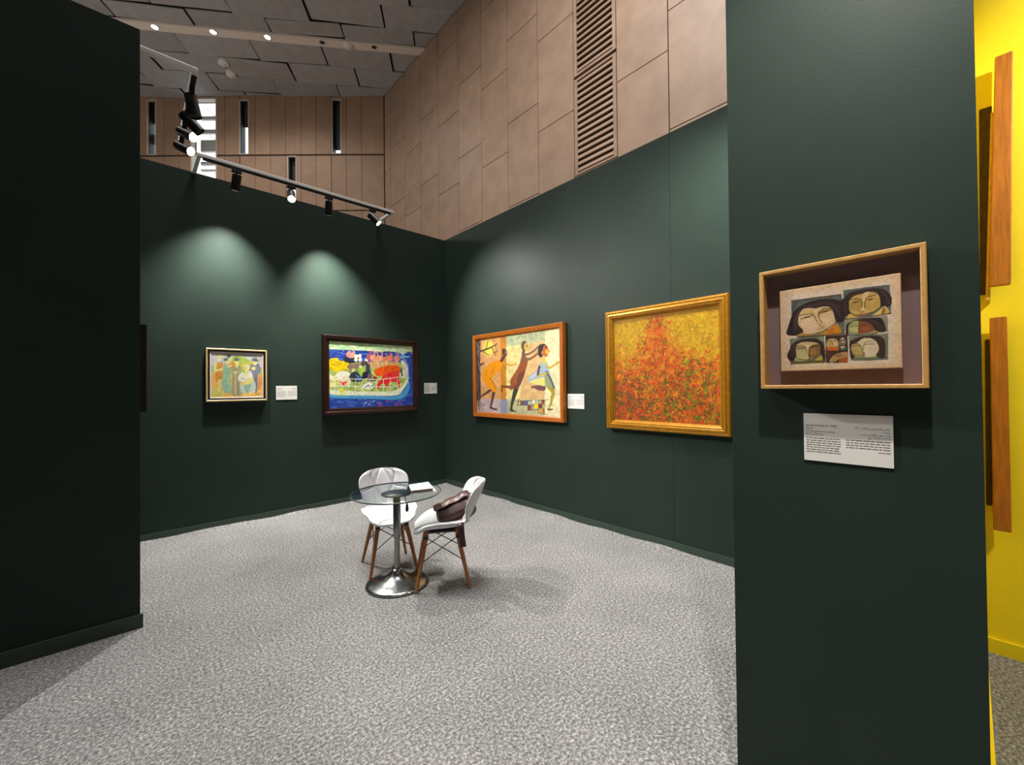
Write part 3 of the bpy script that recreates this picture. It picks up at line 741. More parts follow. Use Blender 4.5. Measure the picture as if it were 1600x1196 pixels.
    c.poly([(790, 475), (830, 480), (850, 540), (870, 640), (910, 750), (850, 720), (790, 715), (730, 700), (668, 685), (655, 650), (680, 610), (740, 560), (755, 510)], (166, 186, 204))
    c.poly([(670, 680), (740, 650), (815, 640), (820, 720), (740, 705)], (226, 222, 130)); c.poly([(815, 580), (860, 620), (905, 745), (850, 720), (818, 715)], (150, 160, 120)); c.st([(830, 580), (870, 650), (905, 745)], 8, (72, 84, 110)); c.st([(680, 640), (740, 590)], 10, (196, 206, 216))
    c.st([(762, 530), (748, 590), (750, 620)], 10, (90, 60, 50)); c.st([(750, 625), (790, 605), (830, 595)], 9, (214, 176, 40)); c.st([(832, 530), (865, 545), (910, 515), (948, 490)], 9, (206, 170, 40)); c.ell((938, 492), 14, 12, (206, 166, 40))
    c.st([(805, 450), (808, 500)], 15, (230, 200, 70)); c.ell((775, 375), 28, 66, (60, 46, 44)); c.ell((800, 335), 36, 28, (64, 48, 44)); c.ell((822, 378), 29, 58, (200, 106, 62)); c.ell((835, 385), 14, 22, (236, 190, 40)); c.ell((825, 340), 10, 12, (110, 60, 50)); c.st([(848, 370), (858, 385)], 5, (200, 110, 60)); c.ell((790, 395), 10, 16, (222, 130, 90))
    # coloured chequer on the ground
    for a, b in (((548, 868), (850, 858)), ((545, 908), (815, 908)), ((640, 962), (800, 945)), ((560, 850), (548, 910)), ((580, 862), (580, 910)), ((612, 862), (612, 910)), ((650, 862), (650, 960)), ((690, 860), (690, 960)), ((718, 858), (718, 905)), ((752, 858), (750, 985)), ((785, 860), (785, 985)), ((750, 985), (840, 1005))): c.st([a, b], 2.5, (80, 70, 60))
    for x0, y0, x1, y1, col in ((582, 868, 610, 905, (140, 70, 50)), (612, 868, 648, 905, (90, 100, 160)), (692, 858, 718, 895, (240, 236, 214)), (786, 860, 812, 895, (130, 60, 50)), (652, 908, 680, 955, (140, 60, 44)), (712, 898, 750, 945, (240, 214, 30)), (752, 895, 786, 940, (130, 50, 44)), (766, 945, 796, 985, (236, 150, 30)), (796, 945, 812, 990, (90, 100, 110)), (722, 860, 750, 895, (196, 190, 150)), (652, 868, 690, 900, (196, 192, 160))):
        c.poly([(x0, y0), (x1, y0), (x1, y1), (x0, y1)], col, sm=False)
    c.im *= .95
    return c

def paint_field():                                          # orange and yellow abstract
    c = Cv(240, 230, [(956.3, 498), (1118.5, 477.5), (1121, 671), (956.7, 655.6)], (214, 160, 20))
    W, H = c.w, c.h; r = np.random.default_rng(33)
    yy, xx = np.mgrid[0:H, 0:W]; u = xx/W; v = yy/H
    def dome(u, v):                                        # 0 in the yellow sky, 1 deep in the red field
        cx = .44; edge = .40-.34*np.exp(-((u-cx)/.085)**2)-.10*np.exp(-((u-cx)/.22)**2)+.05*np.sin(u*9)
        return 1/(1+np.exp(-(v-edge)/.085))
    d = dome(u, v)[..., None]; c.im[:] = np.array((212, 162, 16))*(1-d)+np.array((216, 110, 16))*d
    lo = np.clip((v-.5)/.4, 0, 1)[..., None]*.45; c.im[:] = c.im*(1-lo)+np.array((150, 62, 26))*lo
    def swirl(n, fn, rad, al):
        for i in range(n):
            x, y = r.random(), r.random(); col = fn(x, y)
            if col is None: continue
            a = r.uniform(0, 6.28); L = r.uniform(4, 11); k = r.uniform(-.9, .9); p = [(x*W, y*H)]
            for q in range(4):
                a += k; p.append((p[-1][0]+math.cos(a)*L/3, p[-1][1]+math.sin(a)*L/3))
            c.st(p, r.uniform(*rad), col, al, raw=True)
    pk = lambda L: L[r.integers(len(L))]
    def f1(x, y):
        dd = dome(x, y)
        if r.random() > dd: return pk([(222, 176, 22), (206, 156, 14), (232, 186, 40), (190, 150, 24)])
        if y > .62 and x < .32: return pk([(196, 60, 40), (150, 50, 40), (216, 70, 30), (120, 60, 40), (200, 110, 30)])
        return pk([(228, 112, 18), (214, 84, 16), (232, 132, 22), (216, 150, 30), (206, 74, 20)])
    swirl(2600, f1, (.9, 2.0), .85)
    def f2(x, y):
        dd = dome(x, y)
        if dd < .5: return pk([(170, 130, 20), (186, 140, 20)]) if r.random() < .12 else None
        pr = np.clip(.22+(y-.45)*1.25, .12, .72)
        if abs(x-.45) < .2 and y < .55: pr = .1
        return pk([(86, 100, 22), (104, 112, 26), (70, 84, 26), (112, 60, 24), (60, 110, 20)]) if r.random() < pr else pk([(150, 64, 14), (190, 96, 16)]) if r.random() < .35 else None
    swirl(2400, f2, (.5, 1.5), .85)
    def f3(x, y):
        return pk([(232, 96, 20), (220, 70, 22), (234, 136, 24)]) if dome(x, y) > .6 and r.random() < .6 else None
    swirl(1300, f3, (.6, 1.2), .9)
    def f4(x, y):
        return pk([(84, 150, 20), (100, 160, 30)]) if x > .7 and y > .4 and r.random() < .14 else None
    swirl(900, f4, (.9, 1.7), .9)
    c.im *= .88
    c.noise(3, .06, seed=2)
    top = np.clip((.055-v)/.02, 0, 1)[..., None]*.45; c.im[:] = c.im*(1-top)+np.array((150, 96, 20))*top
    return c

def paint_faces():                                          # six dark-haired faces on cream ground
    c = Cv(300, 250, [(1212.9, 444.8), (1407, 414.3), (1408.9, 580.8), (1215.7, 584.8)], (228, 200, 168))
    H, W = c.h, c.w; r = np.random.default_rng(4)
    yy, xx = np.mgrid[0:H, 0:W]; e = np.minimum(np.minimum(xx, W-xx)/W, np.minimum(yy, H-yy)/H); k = np.clip((e-.02)/.07, 0, 1)[..., None]
    c.im[:] = np.array((226, 190, 146))*(1-k)+np.array((230, 206, 184))*k
    for i in range(500):
        x, y = r.random()*W, r.random()*H; c.st([(x, y), (x+r.uniform(-9, 9), y+r.uniform(-3, 3))], r.uniform(.8, 2), [(222, 184, 140), (236, 214, 196), (214, 180, 150), (232, 208, 190)][r.integers(4)], .35, raw=True)
    HA = (48, 34, 32); HB = (66, 46, 42); TEAL = (96, 104, 94); TD = (74, 80, 70)
    def hair(pts, n, fr, col=None):
        """strands between two point lists"""
        a, b = np.array(pts[0], float), np.array(pts[1], float)
        for i in range(n):
            t = r.random(); p = a*(1-t)+b*t+r.normal(0, 3, a.shape); c.st([tuple(q) for q in p], fr, [(36, 26, 26), (78, 54, 48), (56, 38, 36), (96, 70, 60)][r.integers(4)], .6)
    # ---- large face upper left
    c.use(1215, 430, 11.39)
    c.poly([(180, 350), (600, 290), (1100, 228), (1130, 360), (1170, 420), (1165, 1040), (800, 1060), (270, 1080), (190, 640)], TEAL, sm=False)
    c.poly([(190, 350), (1100, 230), (1104, 262), (190, 385)], (92, 66, 58), .8, sm=False); c.poly([(185, 400), (330, 360), (250, 520), (190, 640)], TD, .7)
    c.poly([(110, 1045), (130, 870), (180, 700), (215, 600), (300, 500), (430, 420), (600, 355), (800, 325), (1000, 335), (1120, 390), (1195, 480), (1195, 640), (1130, 790), (1020, 790), (940, 600), (850, 480), (600, 500), (420, 520), (340, 640), (330, 860), (405, 960), (380, 1050)], HA)
    hair(([(260, 600), (500, 430), (800, 350), (1080, 420), (1180, 620)], [(360, 600), (560, 490), (800, 450), (980, 560), (1060, 740)]), 60, 5)
    hair(([(150, 900), (200, 700), (280, 560)], [(330, 960), (300, 760), (360, 600)]), 30, 6)
    c.poly([(770, 1050), (840, 960), (930, 890), (1030, 830), (1110, 1000), (1020, 1030)], (214, 138, 30)); c.poly([(820, 1040), (900, 930), (960, 880), (980, 1030)], (196, 112, 20), .7)
    c.poly([(400, 1000), (560, 1050), (700, 1020), (850, 950), (800, 1040), (400, 1068), (270, 1070)], (186, 138, 70))
    FS = (222, 186, 140)
    c.poly([(330, 640), (400, 530), (520, 505), (640, 520), (760, 480), (880, 490), (940, 560), (975, 680), (990, 790), (930, 890), (820, 950), (700, 1000), (560, 1040), (420, 1020), (390, 930), (320, 850), (310, 730)], FS)
    c.poly([(345, 640), (420, 560), (560, 530), (680, 590), (640, 700), (560, 620), (440, 630)], (204, 168, 106), .6); c.poly([(700, 580), (800, 510), (920, 530), (930, 560), (800, 600), (690, 640)], (186, 146, 72), .8)
    c.poly([(380, 760), (560, 720), (660, 820), (650, 940), (500, 1000), (400, 900)], (232, 200, 162), .7); c.poly([(760, 660), (900, 620), (960, 720), (900, 820), (770, 820), (740, 740)], (228, 194, 150), .7)
    LN = (70, 48, 24)
    c.st([(330, 665), (400, 640), (560, 625), (620, 690), (660, 790)], 8, (118, 84, 40)); c.st([(930, 520), (800, 520), (700, 580), (675, 650), (700, 740), (745, 800)], 10, (104, 72, 30)); c.st([(660, 790), (680, 830), (720, 830), (735, 800)], 6, (190, 140, 84))
    c.poly([(600, 560), (690, 560), (665, 650), (730, 800), (680, 820), (640, 700)], (230, 198, 150), .8)
    c.st([(355, 722), (470, 690), (590, 655)], 8, (96, 78, 46)); c.st([(440, 696), (520, 680)], 11, (34, 24, 22)); c.st([(690, 615), (800, 580), (920, 543)], 8, (86, 66, 36)); c.st([(770, 590), (850, 566)], 11, (30, 22, 20))
    c.st([(710, 850), (725, 890), (790, 890)], 8, (140, 92, 50)); c.st([(680, 940), (740, 920), (790, 930)], 5, (150, 96, 60)); c.st([(420, 1045), (600, 1035), (760, 980), (880, 900), (960, 850)], 6, (110, 72, 26))
    c.st([(300, 1085), (700, 1070), (1170, 1030)], 9, (52, 38, 34))
    # ---- face upper right
    c.use(1310, 425, 11.39)
    c.poly([(60, 210), (500, 150), (910, 105), (935, 400), (935, 690), (500, 750), (90, 800), (60, 500)], (104, 108, 102), sm=False)
    c.poly([(60, 300), (180, 220), (500, 165), (915, 110), (915, 150), (500, 200), (220, 260), (70, 390)], (84, 92, 88), .8, sm=False)
    c.poly([(0, 440), (80, 370), (150, 290), (300, 225), (540, 185), (760, 185), (880, 260), (945, 360), (945, 500), (890, 560), (800, 540), (740, 560), (720, 400), (690, 290), (560, 250), (430, 280), (260, 330), (180, 420), (170, 560), (190, 690), (100, 740), (0, 700)], HA)
    hair(([(760, 200), (880, 300), (930, 480)], [(720, 300), (760, 420), (800, 540)]), 40, 6); hair(([(140, 330), (400, 230), (700, 200)], [(200, 360), (420, 280), (680, 270)]), 24, 5); hair(([(60, 420), (70, 700)], [(160, 440), (150, 660)]), 20, 6)
    c.poly([(140, 790), (170, 690), (300, 740), (420, 760), (560, 740), (720, 640), (800, 540), (870, 580), (880, 690), (500, 745)], (216, 178, 96)); c.poly([(570, 735), (700, 640), (800, 550), (760, 700)], (226, 198, 120)); c.poly([(790, 600), (840, 580), (820, 690), (765, 695)], (156, 104, 24)); c.st([(800, 560), (760, 700)], 7, (110, 72, 24))
    c.poly([(170, 430), (260, 330), (430, 280), (560, 250), (690, 290), (735, 400), (735, 540), (660, 620), (540, 680), (400, 720), (250, 700), (175, 620), (165, 520)], (206, 168, 92))
    c.poly([(180, 450), (300, 400), (400, 430), (400, 560), (300, 640), (190, 600)], (176, 138, 66), .7); c.poly([(480, 480), (640, 420), (720, 470), (700, 560), (560, 620), (470, 600)], (200, 160, 80), .7); c.poly([(420, 290), (560, 250), (470, 370), (440, 560), (460, 630), (390, 620), (420, 500)], (228, 196, 134))
    c.st([(200, 400), (300, 385), (380, 400), (412, 460), (400, 560)], 7, (112, 76, 26)); c.st([(660, 310), (560, 335), (480, 385), (455, 470), (450, 560)], 9, (104, 70, 26))
    c.st([(230, 462), (300, 448), (380, 440)], 6, (120, 100, 70)); c.st([(250, 465), (305, 452)], 10, (30, 24, 24)); c.st([(500, 412), (580, 395), (680, 375)], 6, (120, 100, 64)); c.st([(530, 412), (590, 400)], 10, (28, 22, 24))
    c.st([(360, 650), (400, 662), (440, 640)], 7, (120, 70, 34)); c.st([(200, 680), (320, 730), (480, 700), (640, 640), (735, 560)], 7, (112, 62, 20)); c.poly([(280, 700), (400, 725), (480, 705), (400, 690)], (170, 100, 40), .8)
    c.st([(90, 800), (450, 768), (935, 690)], 9, (46, 34, 30))
    # ---- small pair beneath
    c.poly([(85, 815), (500, 775), (850, 730), (870, 1060), (500, 1110), (100, 1130)], (150, 148, 118), sm=False)
    c.poly([(110, 920), (180, 860), (340, 800), (620, 770), (760, 790), (815, 900), (840, 1040), (720, 1065), (640, 1020), (560, 900), (430, 840), (330, 840), (190, 880), (150, 960), (150, 1100), (110, 1100)], HA)
    hair(([(420, 800), (660, 830), (820, 1000)], [(440, 840), (600, 900), (720, 1040)]), 36, 5)
    c.poly([(160, 930), (230, 850), (330, 835), (345, 960), (330, 1060), (230, 1070), (150, 1010)], (176, 172, 104)); c.poly([(180, 980), (300, 960), (310, 1040), (220, 1050)], (196, 194, 130), .7); c.st([(170, 950), (240, 938), (320, 930)], 5, (80, 80, 44)); c.st([(190, 905), (300, 895)], 4, (90, 84, 44))
    c.poly([(345, 850), (450, 850), (560, 900), (630, 1000), (560, 1060), (350, 1095), (335, 1020)], (142, 78, 48)); c.st([(345, 850), (340, 950), (350, 1020)], 5, (84, 40, 26)); c.st([(370, 930), (420, 920), (470, 912)], 7, (70, 36, 28)); c.poly([(390, 970), (500, 940), (560, 1000), (440, 1050)], (164, 92, 54), .7); c.poly([(630, 1060), (680, 1040), (720, 1060), (640, 1080)], (206, 116, 40))
    c.st([(110, 1125), (500, 1115), (680, 1085)], 8, (46, 38, 32)); c.poly([(850, 730), (870, 740), (880, 1060), (850, 1060)], (130, 136, 112), sm=False)
    # ---- lower left face and the small trio
    c.use(1215, 515, 13.913)
    c.poly([(195, 190), (480, 150), (960, 120), (990, 780), (600, 800), (210, 820)], (112, 110, 84), sm=False); c.poly([(240, 200), (420, 180), (300, 300), (220, 380)], (130, 134, 108), .8); c.poly([(830, 160), (960, 150), (950, 260), (880, 240)], (140, 150, 130), .8)
    c.poly([(135, 600), (200, 430), (240, 330), (360, 240), (560, 195), (760, 190), (880, 250), (950, 340), (985, 500), (985, 760), (930, 720), (880, 590), (870, 360), (820, 310), (640, 265), (480, 270), (380, 340), (340, 470), (340, 650), (250, 740), (190, 730)], HA)
    hair(([(560, 200), (800, 220), (930, 400), (960, 700)], [(600, 260), (800, 290), (880, 400), (920, 640)]), 40, 6); hair(([(180, 560), (260, 350), (420, 240)], [(320, 640), (340, 420), (460, 280)]), 36, 7)
    c.poly([(215, 730), (420, 740), (760, 720), (940, 720), (960, 790), (220, 805)], (100, 90, 40), sm=False)
    c.poly([(760, 720), (830, 650), (900, 600), (930, 715), (840, 720)], (190, 166, 64)); c.poly([(330, 640), (420, 690), (560, 720), (540, 740), (340, 735), (300, 700)], (160, 166, 118))
    c.poly([(340, 380), (420, 290), (560, 265), (740, 280), (850, 330), (870, 440), (850, 580), (760, 660), (640, 700), (520, 705), (400, 670), (340, 600)], (200, 176, 120)); c.poly([(630, 420), (700, 360), (840, 340), (870, 440), (850, 580), (760, 650), (640, 660), (610, 560)], (140, 100, 56)); c.poly([(650, 440), (760, 420), (800, 520), (720, 590), (650, 570)], (164, 124, 70), .7)
    c.poly([(360, 460), (500, 440), (560, 560), (480, 650), (360, 600)], (190, 176, 126), .7); c.poly([(540, 340), (650, 350), (615, 430), (625, 580), (570, 580), (580, 440)], (226, 196, 144))
    c.st([(345, 390), (430, 365), (510, 380), (560, 440), (580, 560)], 8, (76, 54, 32)); c.st([(840, 335), (720, 350), (640, 400), (618, 480), (620, 600)], 9, (64, 42, 28)); c.st([(360, 440), (440, 422), (540, 418)], 9, (44, 38, 40)); c.st([(640, 400), (760, 385), (850, 372)], 7, (74, 50, 36))
    c.st([(600, 600), (660, 630), (620, 665), (650, 690)], 8, (70, 44, 28)); c.st([(400, 680), (520, 715), (700, 690), (850, 600)], 8, (70, 50, 30))
    c.poly([(990, 130), (1480, 90), (1500, 500), (1480, 790), (1000, 790)], (62, 48, 38), sm=False)
    c.poly([(1015, 300), (1060, 210), (1160, 190), (1260, 240), (1275, 390), (1030, 400)], (206, 168, 110)); c.ell((1100, 320), 58, 62, (196, 160, 96)); c.ell((1210, 320), 50, 60, (220, 184, 124)); c.st([(1050, 260), (1110, 250), (1140, 290), (1150, 350)], 6, (104, 76, 40)); c.st([(1180, 250), (1250, 245)], 6, (104, 76, 40)); c.poly([(1020, 400), (1280, 395), (1285, 490), (1025, 495)], (206, 104, 24), sm=False)
    for i in range(8): c.ell((1045+i*30, 445+r.uniform(-15, 15)), 14, 16, (226, 84, 50), .8)
    c.ell((1372, 275), 76, 105, (150, 124, 100)); c.st([(1370, 190), (1375, 290)], 20, (206, 180, 150)); c.st([(1310, 245), (1430, 240)], 9, (60, 44, 40)); c.ell((1370, 335), 40, 30, (110, 84, 70)); c.poly([(1290, 400), (1370, 380), (1460, 390), (1460, 480), (1310, 485)], (70, 96, 104), sm=False); c.poly([(1310, 390), (1440, 385), (1370, 460)], (220, 190, 110), sm=False)
    c.poly([(1100, 690), (1200, 590), (1330, 540), (1450, 520), (1490, 560), (1470, 680), (1320, 690), (1200, 760), (1090, 770)], (184, 142, 84)); c.st([(1200, 620), (1300, 580), (1390, 620)], 7, (80, 52, 30)); c.ell((1290, 620), 70, 36, (150, 110, 62)); c.poly([(1300, 690), (1490, 640), (1495, 780), (1290, 780)], (176, 82, 30)); c.poly([(1010, 520), (1220, 530), (1120, 640), (1020, 700)], (84, 52, 36)); c.st([(1000, 500), (1480, 495)], 8, (48, 36, 28))
    # ---- lower right face
    c.use(1310, 510, 14.95)
    c.poly([(200, 230), (600, 195), (1160, 160), (1150, 850), (700, 875), (260, 870)], (128, 134, 108), sm=False); c.poly([(1080, 250), (1150, 240), (1140, 800), (1080, 800)], (110, 116, 84), .8, sm=False)
    c.poly([(220, 420), (300, 320), (460, 250), (620, 215), (900, 215), (1040, 290), (1080, 420), (1070, 800), (900, 790), (870, 700), (930, 560), (880, 400), (760, 300), (560, 290), (420, 390), (290, 440), (260, 560), (300, 700), (360, 760), (330, 800), (250, 800)], (66, 44, 34))
    hair(([(700, 220), (940, 300), (1060, 500), (1050, 790)], [(720, 290), (900, 400), (950, 560), (930, 780)]), 46, 6); hair(([(300, 340), (560, 235)], [(340, 400), (560, 285)]), 20, 6)
    c.poly([(350, 800), (390, 750), (560, 770), (760, 740), (840, 720), (860, 780), (600, 800)], (176, 182, 130)); c.poly([(270, 480), (330, 430), (430, 430), (520, 520), (560, 660), (520, 760), (420, 750), (320, 680), (270, 580)], (186, 158, 88)); c.poly([(420, 400), (560, 285), (740, 290), (870, 380), (930, 540), (910, 640), (840, 720), (720, 770), (600, 775), (590, 690), (540, 560), (480, 450)], (222, 200, 160))
    c.poly([(600, 540), (760, 490), (880, 520), (880, 640), (740, 700), (620, 650)], (224, 196, 164), .8); c.poly([(300, 520), (420, 500), (490, 580), (480, 690), (360, 680)], (196, 168, 98), .7); c.poly([(400, 395), (520, 380), (560, 440), (560, 600), (600, 650), (540, 640), (510, 500)], (226, 204, 160))
    c.st([(300, 430), (400, 420), (480, 460), (530, 560), (545, 640)], 7, (92, 72, 40)); c.st([(820, 365), (680, 370), (590, 410), (560, 480), (565, 600)], 8, (110, 96, 66)); c.st([(310, 495), (400, 482), (490, 478)], 8, (92, 84, 56)); c.st([(590, 455), (680, 442), (820, 430)], 8, (84, 84, 68)); c.st([(540, 650), (580, 660), (545, 700), (580, 750)], 8, (120, 90, 60)); c.st([(340, 720), (440, 760), (560, 770)], 6, (110, 84, 40)); c.st([(270, 800), (700, 805), (1140, 790)], 8, (60, 54, 36)); c.st([(260, 850), (1140, 845)], 7, (70, 68, 44))
    c.noise(3, .05, seed=41); c.noise(9, .05, seed=42); return c

# ------------------------------------------------------------------ framed pictures
def sweep_frame(w_, h_, prof):
    """mitred frame: prof = [(inset, height)] going from the outer back edge inwards"""
    mb = MB(); vs = []
    for (i, z) in prof:
        a, b = w_/2-i, h_/2-i
        vs += [(-a, -b, z), (a, -b, z), (a, b, z), (-a, b, z)]
    fs = []
    for k in range(len(prof)-1):
        for j in range(4):
            j2 = (j+1) % 4; fs.append((k*4+j, k*4+j2, (k+1)*4+j2, (k+1)*4+j))
    return mb.quadmesh(vs, fs)
ROT = {'A': (R(90), 0, 0), 'B': (R(90), 0, R(-90)), 'L': (R(90), 0, R(90))}
def picture(name, wall, ctr, size, frames, canvas, cz_, csize, label):
    """frames: list of (part name, material, profile, (w,h) or None)"""
    e = empty(name, ctr, ROT[wall]); tag(e, label, 'painting')
    for nm, mt, prof in frames:
        sweep_frame(size[0], size[1], prof).build(nm, mt, e)
    if canvas is not None:
        me = canvas.mesh('canvas', csize[0], csize[1], 'paint')
        o = link('canvas', me, e); o.location = (0, 0, cz_)
    return e
# small group portrait
picture('framed_painting', 'A', (.883, YA-.001, 1.664), (.578, .582),
        [('frame', 'frame_cream', [(0, .002), (0, .042), (.004, .045), (.014, .045), (.016, .041)]),
         ('frame_inlay', 'frame_black', [(.016, .041), (.020, .038), (.034, .036), (.036, .03)]),
         ('slip', 'frame_white', [(.036, .035), (.046, .034), (.05, .028)])],
        paint_group(), .031, (.488, .492), 'small painting of standing robed figures in a cream and black frame')
# boat painting
picture('framed_painting', 'A', (2.469, YA-.001, 1.68), (1.355, 1.032),
        [('frame', 'frame_mahog', [(0, .002), (0, .05), (.01, .06), (.035, .058), (.045, .046), (.065, .044), (.08, .040), (.09, .03)])],
        paint_boat(), .036, (1.19, .868), 'painting of animals on a boat in a dark mahogany frame')
# runners
picture('framed_painting', 'B', (XB-.001, 3.921, 1.662), (1.689, 1.146),
        [('frame', 'frame_orange', [(0, .002), (0, .052), (.006, .057), (.05, .05), (.062, .042), (.064, .028)])],
        paint_runners(), .03, (1.57, 1.026), 'painting of three running figures in an orange brown wooden frame')
# field
picture('framed_painting', 'B', (XB-.003, 1.902, 1.663), (1.2, 1.185),
        [('frame', 'frame_gold', [(0, .002), (0, .05), (.006, .06), (.02, .064), (.026, .058), (.034, .066), (.05, .068), (.058, .058), (.066, .062), (.074, .054), (.085, .04), (.092, .028)])],
        paint_field(), .03, (1.03, 1.015), 'orange and yellow abstract painting in a stepped gold frame')
# near box frame with faces
e = picture('framed_painting', 'B', (XD-.001, .2635, 1.6785), (.394, .386),
        [('frame', 'frame_oak', [(0, .001), (0, .056), (.002, .058), (.010, .058), (.012, .056), (.012, .012)])],
        None, 0, None, 'shallow box frame with six painted faces on a cream board')
MB().box(-.186, .186, -.182, .182, .001, .013).build('mount', 'mount', e)
bw, bh = .290, .262
bx0, by0 = .0005, -.0055
bo = bevel(MB().box(bx0-bw/2, bx0+bw/2, by0-bh/2, by0+bh/2, .0135, .036).build('board', 'canvas_side', e), .002)
o = link('painted_face_panel', paint_faces().mesh('painted_face_panel', bw-.004, bh-.004, 'paint'), bo); o.location = (bx0, by0, .0364)
MB().box(-.184, .184, -.18, .18, .05, .0515).build('glazing', glass_mat('picture glass', (.98, .98, .98), .02, .3), e)
# picture on the left return wall, seen edge-on
picture('framed_painting', 'L', (XL+.001, 4.55, 1.672), (.70, .66),
        [('frame', 'frame_black', [(0, .001), (0, .042), (.006, .046), (.03, .044), (.036, .03), (.05, .02), (.34, .02)])],
        None, 0, None, 'black picture frame seen edge-on on the left return wall')

# ------------------------------------------------------------------ caption cards
def words_mesh(x0, x1, y, hgt, rng, right=False, full=True):
    """row of short print strokes standing for words too small to read"""
    out = []; x = x0
    while x < x1-hgt:
        L = rng.uniform(1.4, 4.2)*hgt; L = min(L, x1-x)
        if full or x+L < x1: out.append((x, x+L, y-hgt*.32, y+hgt*.32))
        x += L+hgt*.55
    if right: out = [(x0+x1-b, x0+x1-a, c, d) for a, b, c, d in out]
    return out
def card(wall, ctr, size, label, rows, small=True):
    e = empty('caption_card', ctr, ROT[wall]); tag(e, label, 'caption card', 'white caption cards beside the pictures')
    W_, H_ = size
    MB().box(-W_/2, W_/2, -H_/2, H_/2, .0005, .004).build('card', 'paper', e)
    rng = random.Random(int(ctr[2]*1000)); mb = MB()
    for (fx0, fx1, fy, fh, rgt) in rows:
        for a, b, c, d in words_mesh((fx0-.5)*W_, (fx1-.5)*W_, (.5-fy)*H_, fh*H_, rng, rgt):
            mb.quadmesh([(a, c, .0043), (b, c, .0043), (b, d, .0043), (a, d, .0043)], [(0, 1, 2, 3)])
    mb.build('printed_text', 'ink', e)
    return e
SM = [(.06, .34, .2, .035, False), (.72, .94, .2, .035, True), (.06, .2, .27, .03, False), (.8, .94, .27, .03, True)]
SM += [(.06, .46, .4+.075*i, .026, False) for i in range(6)]+[(.54, .94, .4+.075*i, .026, True) for i in range(5)]
card('A', (1.388, YA-.0005, 1.459), (.229, .166), 'white caption card right of the small group portrait', SM)
card('A', (3.385, YA-.0005, 1.494), (.225, .162), 'white caption card in the corner right of the boat painting', SM)
card('B', (XB-.0005, 2.944, 1.334), (.232, .165), 'white caption card between the runners and the gold framed picture', SM)
SM5 = [(.03, .44, .52+.048*i, .026, False) for i in range(7)]+[(.50, .97, .515+.05*i, .026, True) for i in range(4)]+[(.85, .97, .725, .026, True)]
e5 = card('B', (XD-.0005, .249, 1.332), (.213, .149), 'large near caption card below the box of six faces', SM5)
AR = {'ا': ('ﺍ', 'ﺎ', 0, 0), 'ب': ('ﺏ', 'ﺐ', 'ﺑ', 'ﺒ'), 'ت': ('ﺕ', 'ﺖ', 'ﺗ', 'ﺘ'), 'ج': ('ﺝ', 'ﺞ', 'ﺟ', 'ﺠ'), 'خ': ('ﺥ', 'ﺦ', 'ﺧ', 'ﺨ'), 'د': ('ﺩ', 'ﺪ', 0, 0), 'ز': ('ﺯ', 'ﺰ', 0, 0), 'س': ('ﺱ', 'ﺲ', 'ﺳ', 'ﺴ'), 'ش': ('ﺵ', 'ﺶ', 'ﺷ', 'ﺸ'), 'ع': ('ﻉ', 'ﻊ', 'ﻋ', 'ﻌ'), 'ق': ('ﻕ', 'ﻖ', 'ﻗ', 'ﻘ'), 'ل': ('ﻝ', 'ﻞ', 'ﻟ', 'ﻠ'), 'م': ('ﻡ', 'ﻢ', 'ﻣ', 'ﻤ'), 'ن': ('ﻥ', 'ﻦ', 'ﻧ', 'ﻨ'), 'و': ('ﻭ', 'ﻮ', 0, 0), 'ى': ('ﻯ', 'ﻰ', 0, 0), 'ي': ('ﻱ', 'ﻲ', 'ﻳ', 'ﻴ')}
def arabic(t):
    out = ''
    for i, ch in enumerate(t):
        f = AR.get(ch)
        if not f: out += ch; continue
        prev = i > 0 and AR.get(t[i-1]) and AR[t[i-1]][2]; nxt = i+1 < len(t) and t[i+1] in AR and f[2]
        out += f[3] if prev and nxt else f[1] if prev else f[2] if nxt else f[0]
    toks = out.split(' ')
    return ' '.join(x if x and '٠' <= x[0] <= '٩' else x[::-1] for x in reversed(toks))
def text(s, x, y, size, parent, align='LEFT', mt='ink_dark'):
    cu = bpy.data.curves.new('lettering', 'FONT'); cu.body = s; cu.size = size; cu.align_x = align; cu.resolution_u = 2
    tmp = bpy.data.objects.new('tmp', cu); COL.objects.link(tmp)
    bpy.context.view_layer.update()
    me = bpy.data.meshes.new_from_object(tmp.evaluated_get(bpy.context.evaluated_depsgraph_get()))
    bpy.data.objects.remove(tmp)
    me.materials.clear(); o = link('lettering', me, parent, mt); o.location = (x, y, .0044); return o
for i, (l_, a_) in enumerate((('Zeinab Al-Sigini (b. 1930)', 'زينب السجيني مواليد ١٩٣٠'), ('Home', 'بيتنا'), ('Oil on canvas on wood', 'زيت على قماش خشب'), ('39.5 x 39.5 cm', '٣٩.٥ × ٣٩.٥ سم'))):
    y = (.5-.265-.062*i)*.149
    text(l_, (-.5+.025)*.213, y, .0078, e5); text(arabic(a_), (.5-.03)*.213, y-.002, .0076, e5, 'RIGHT')

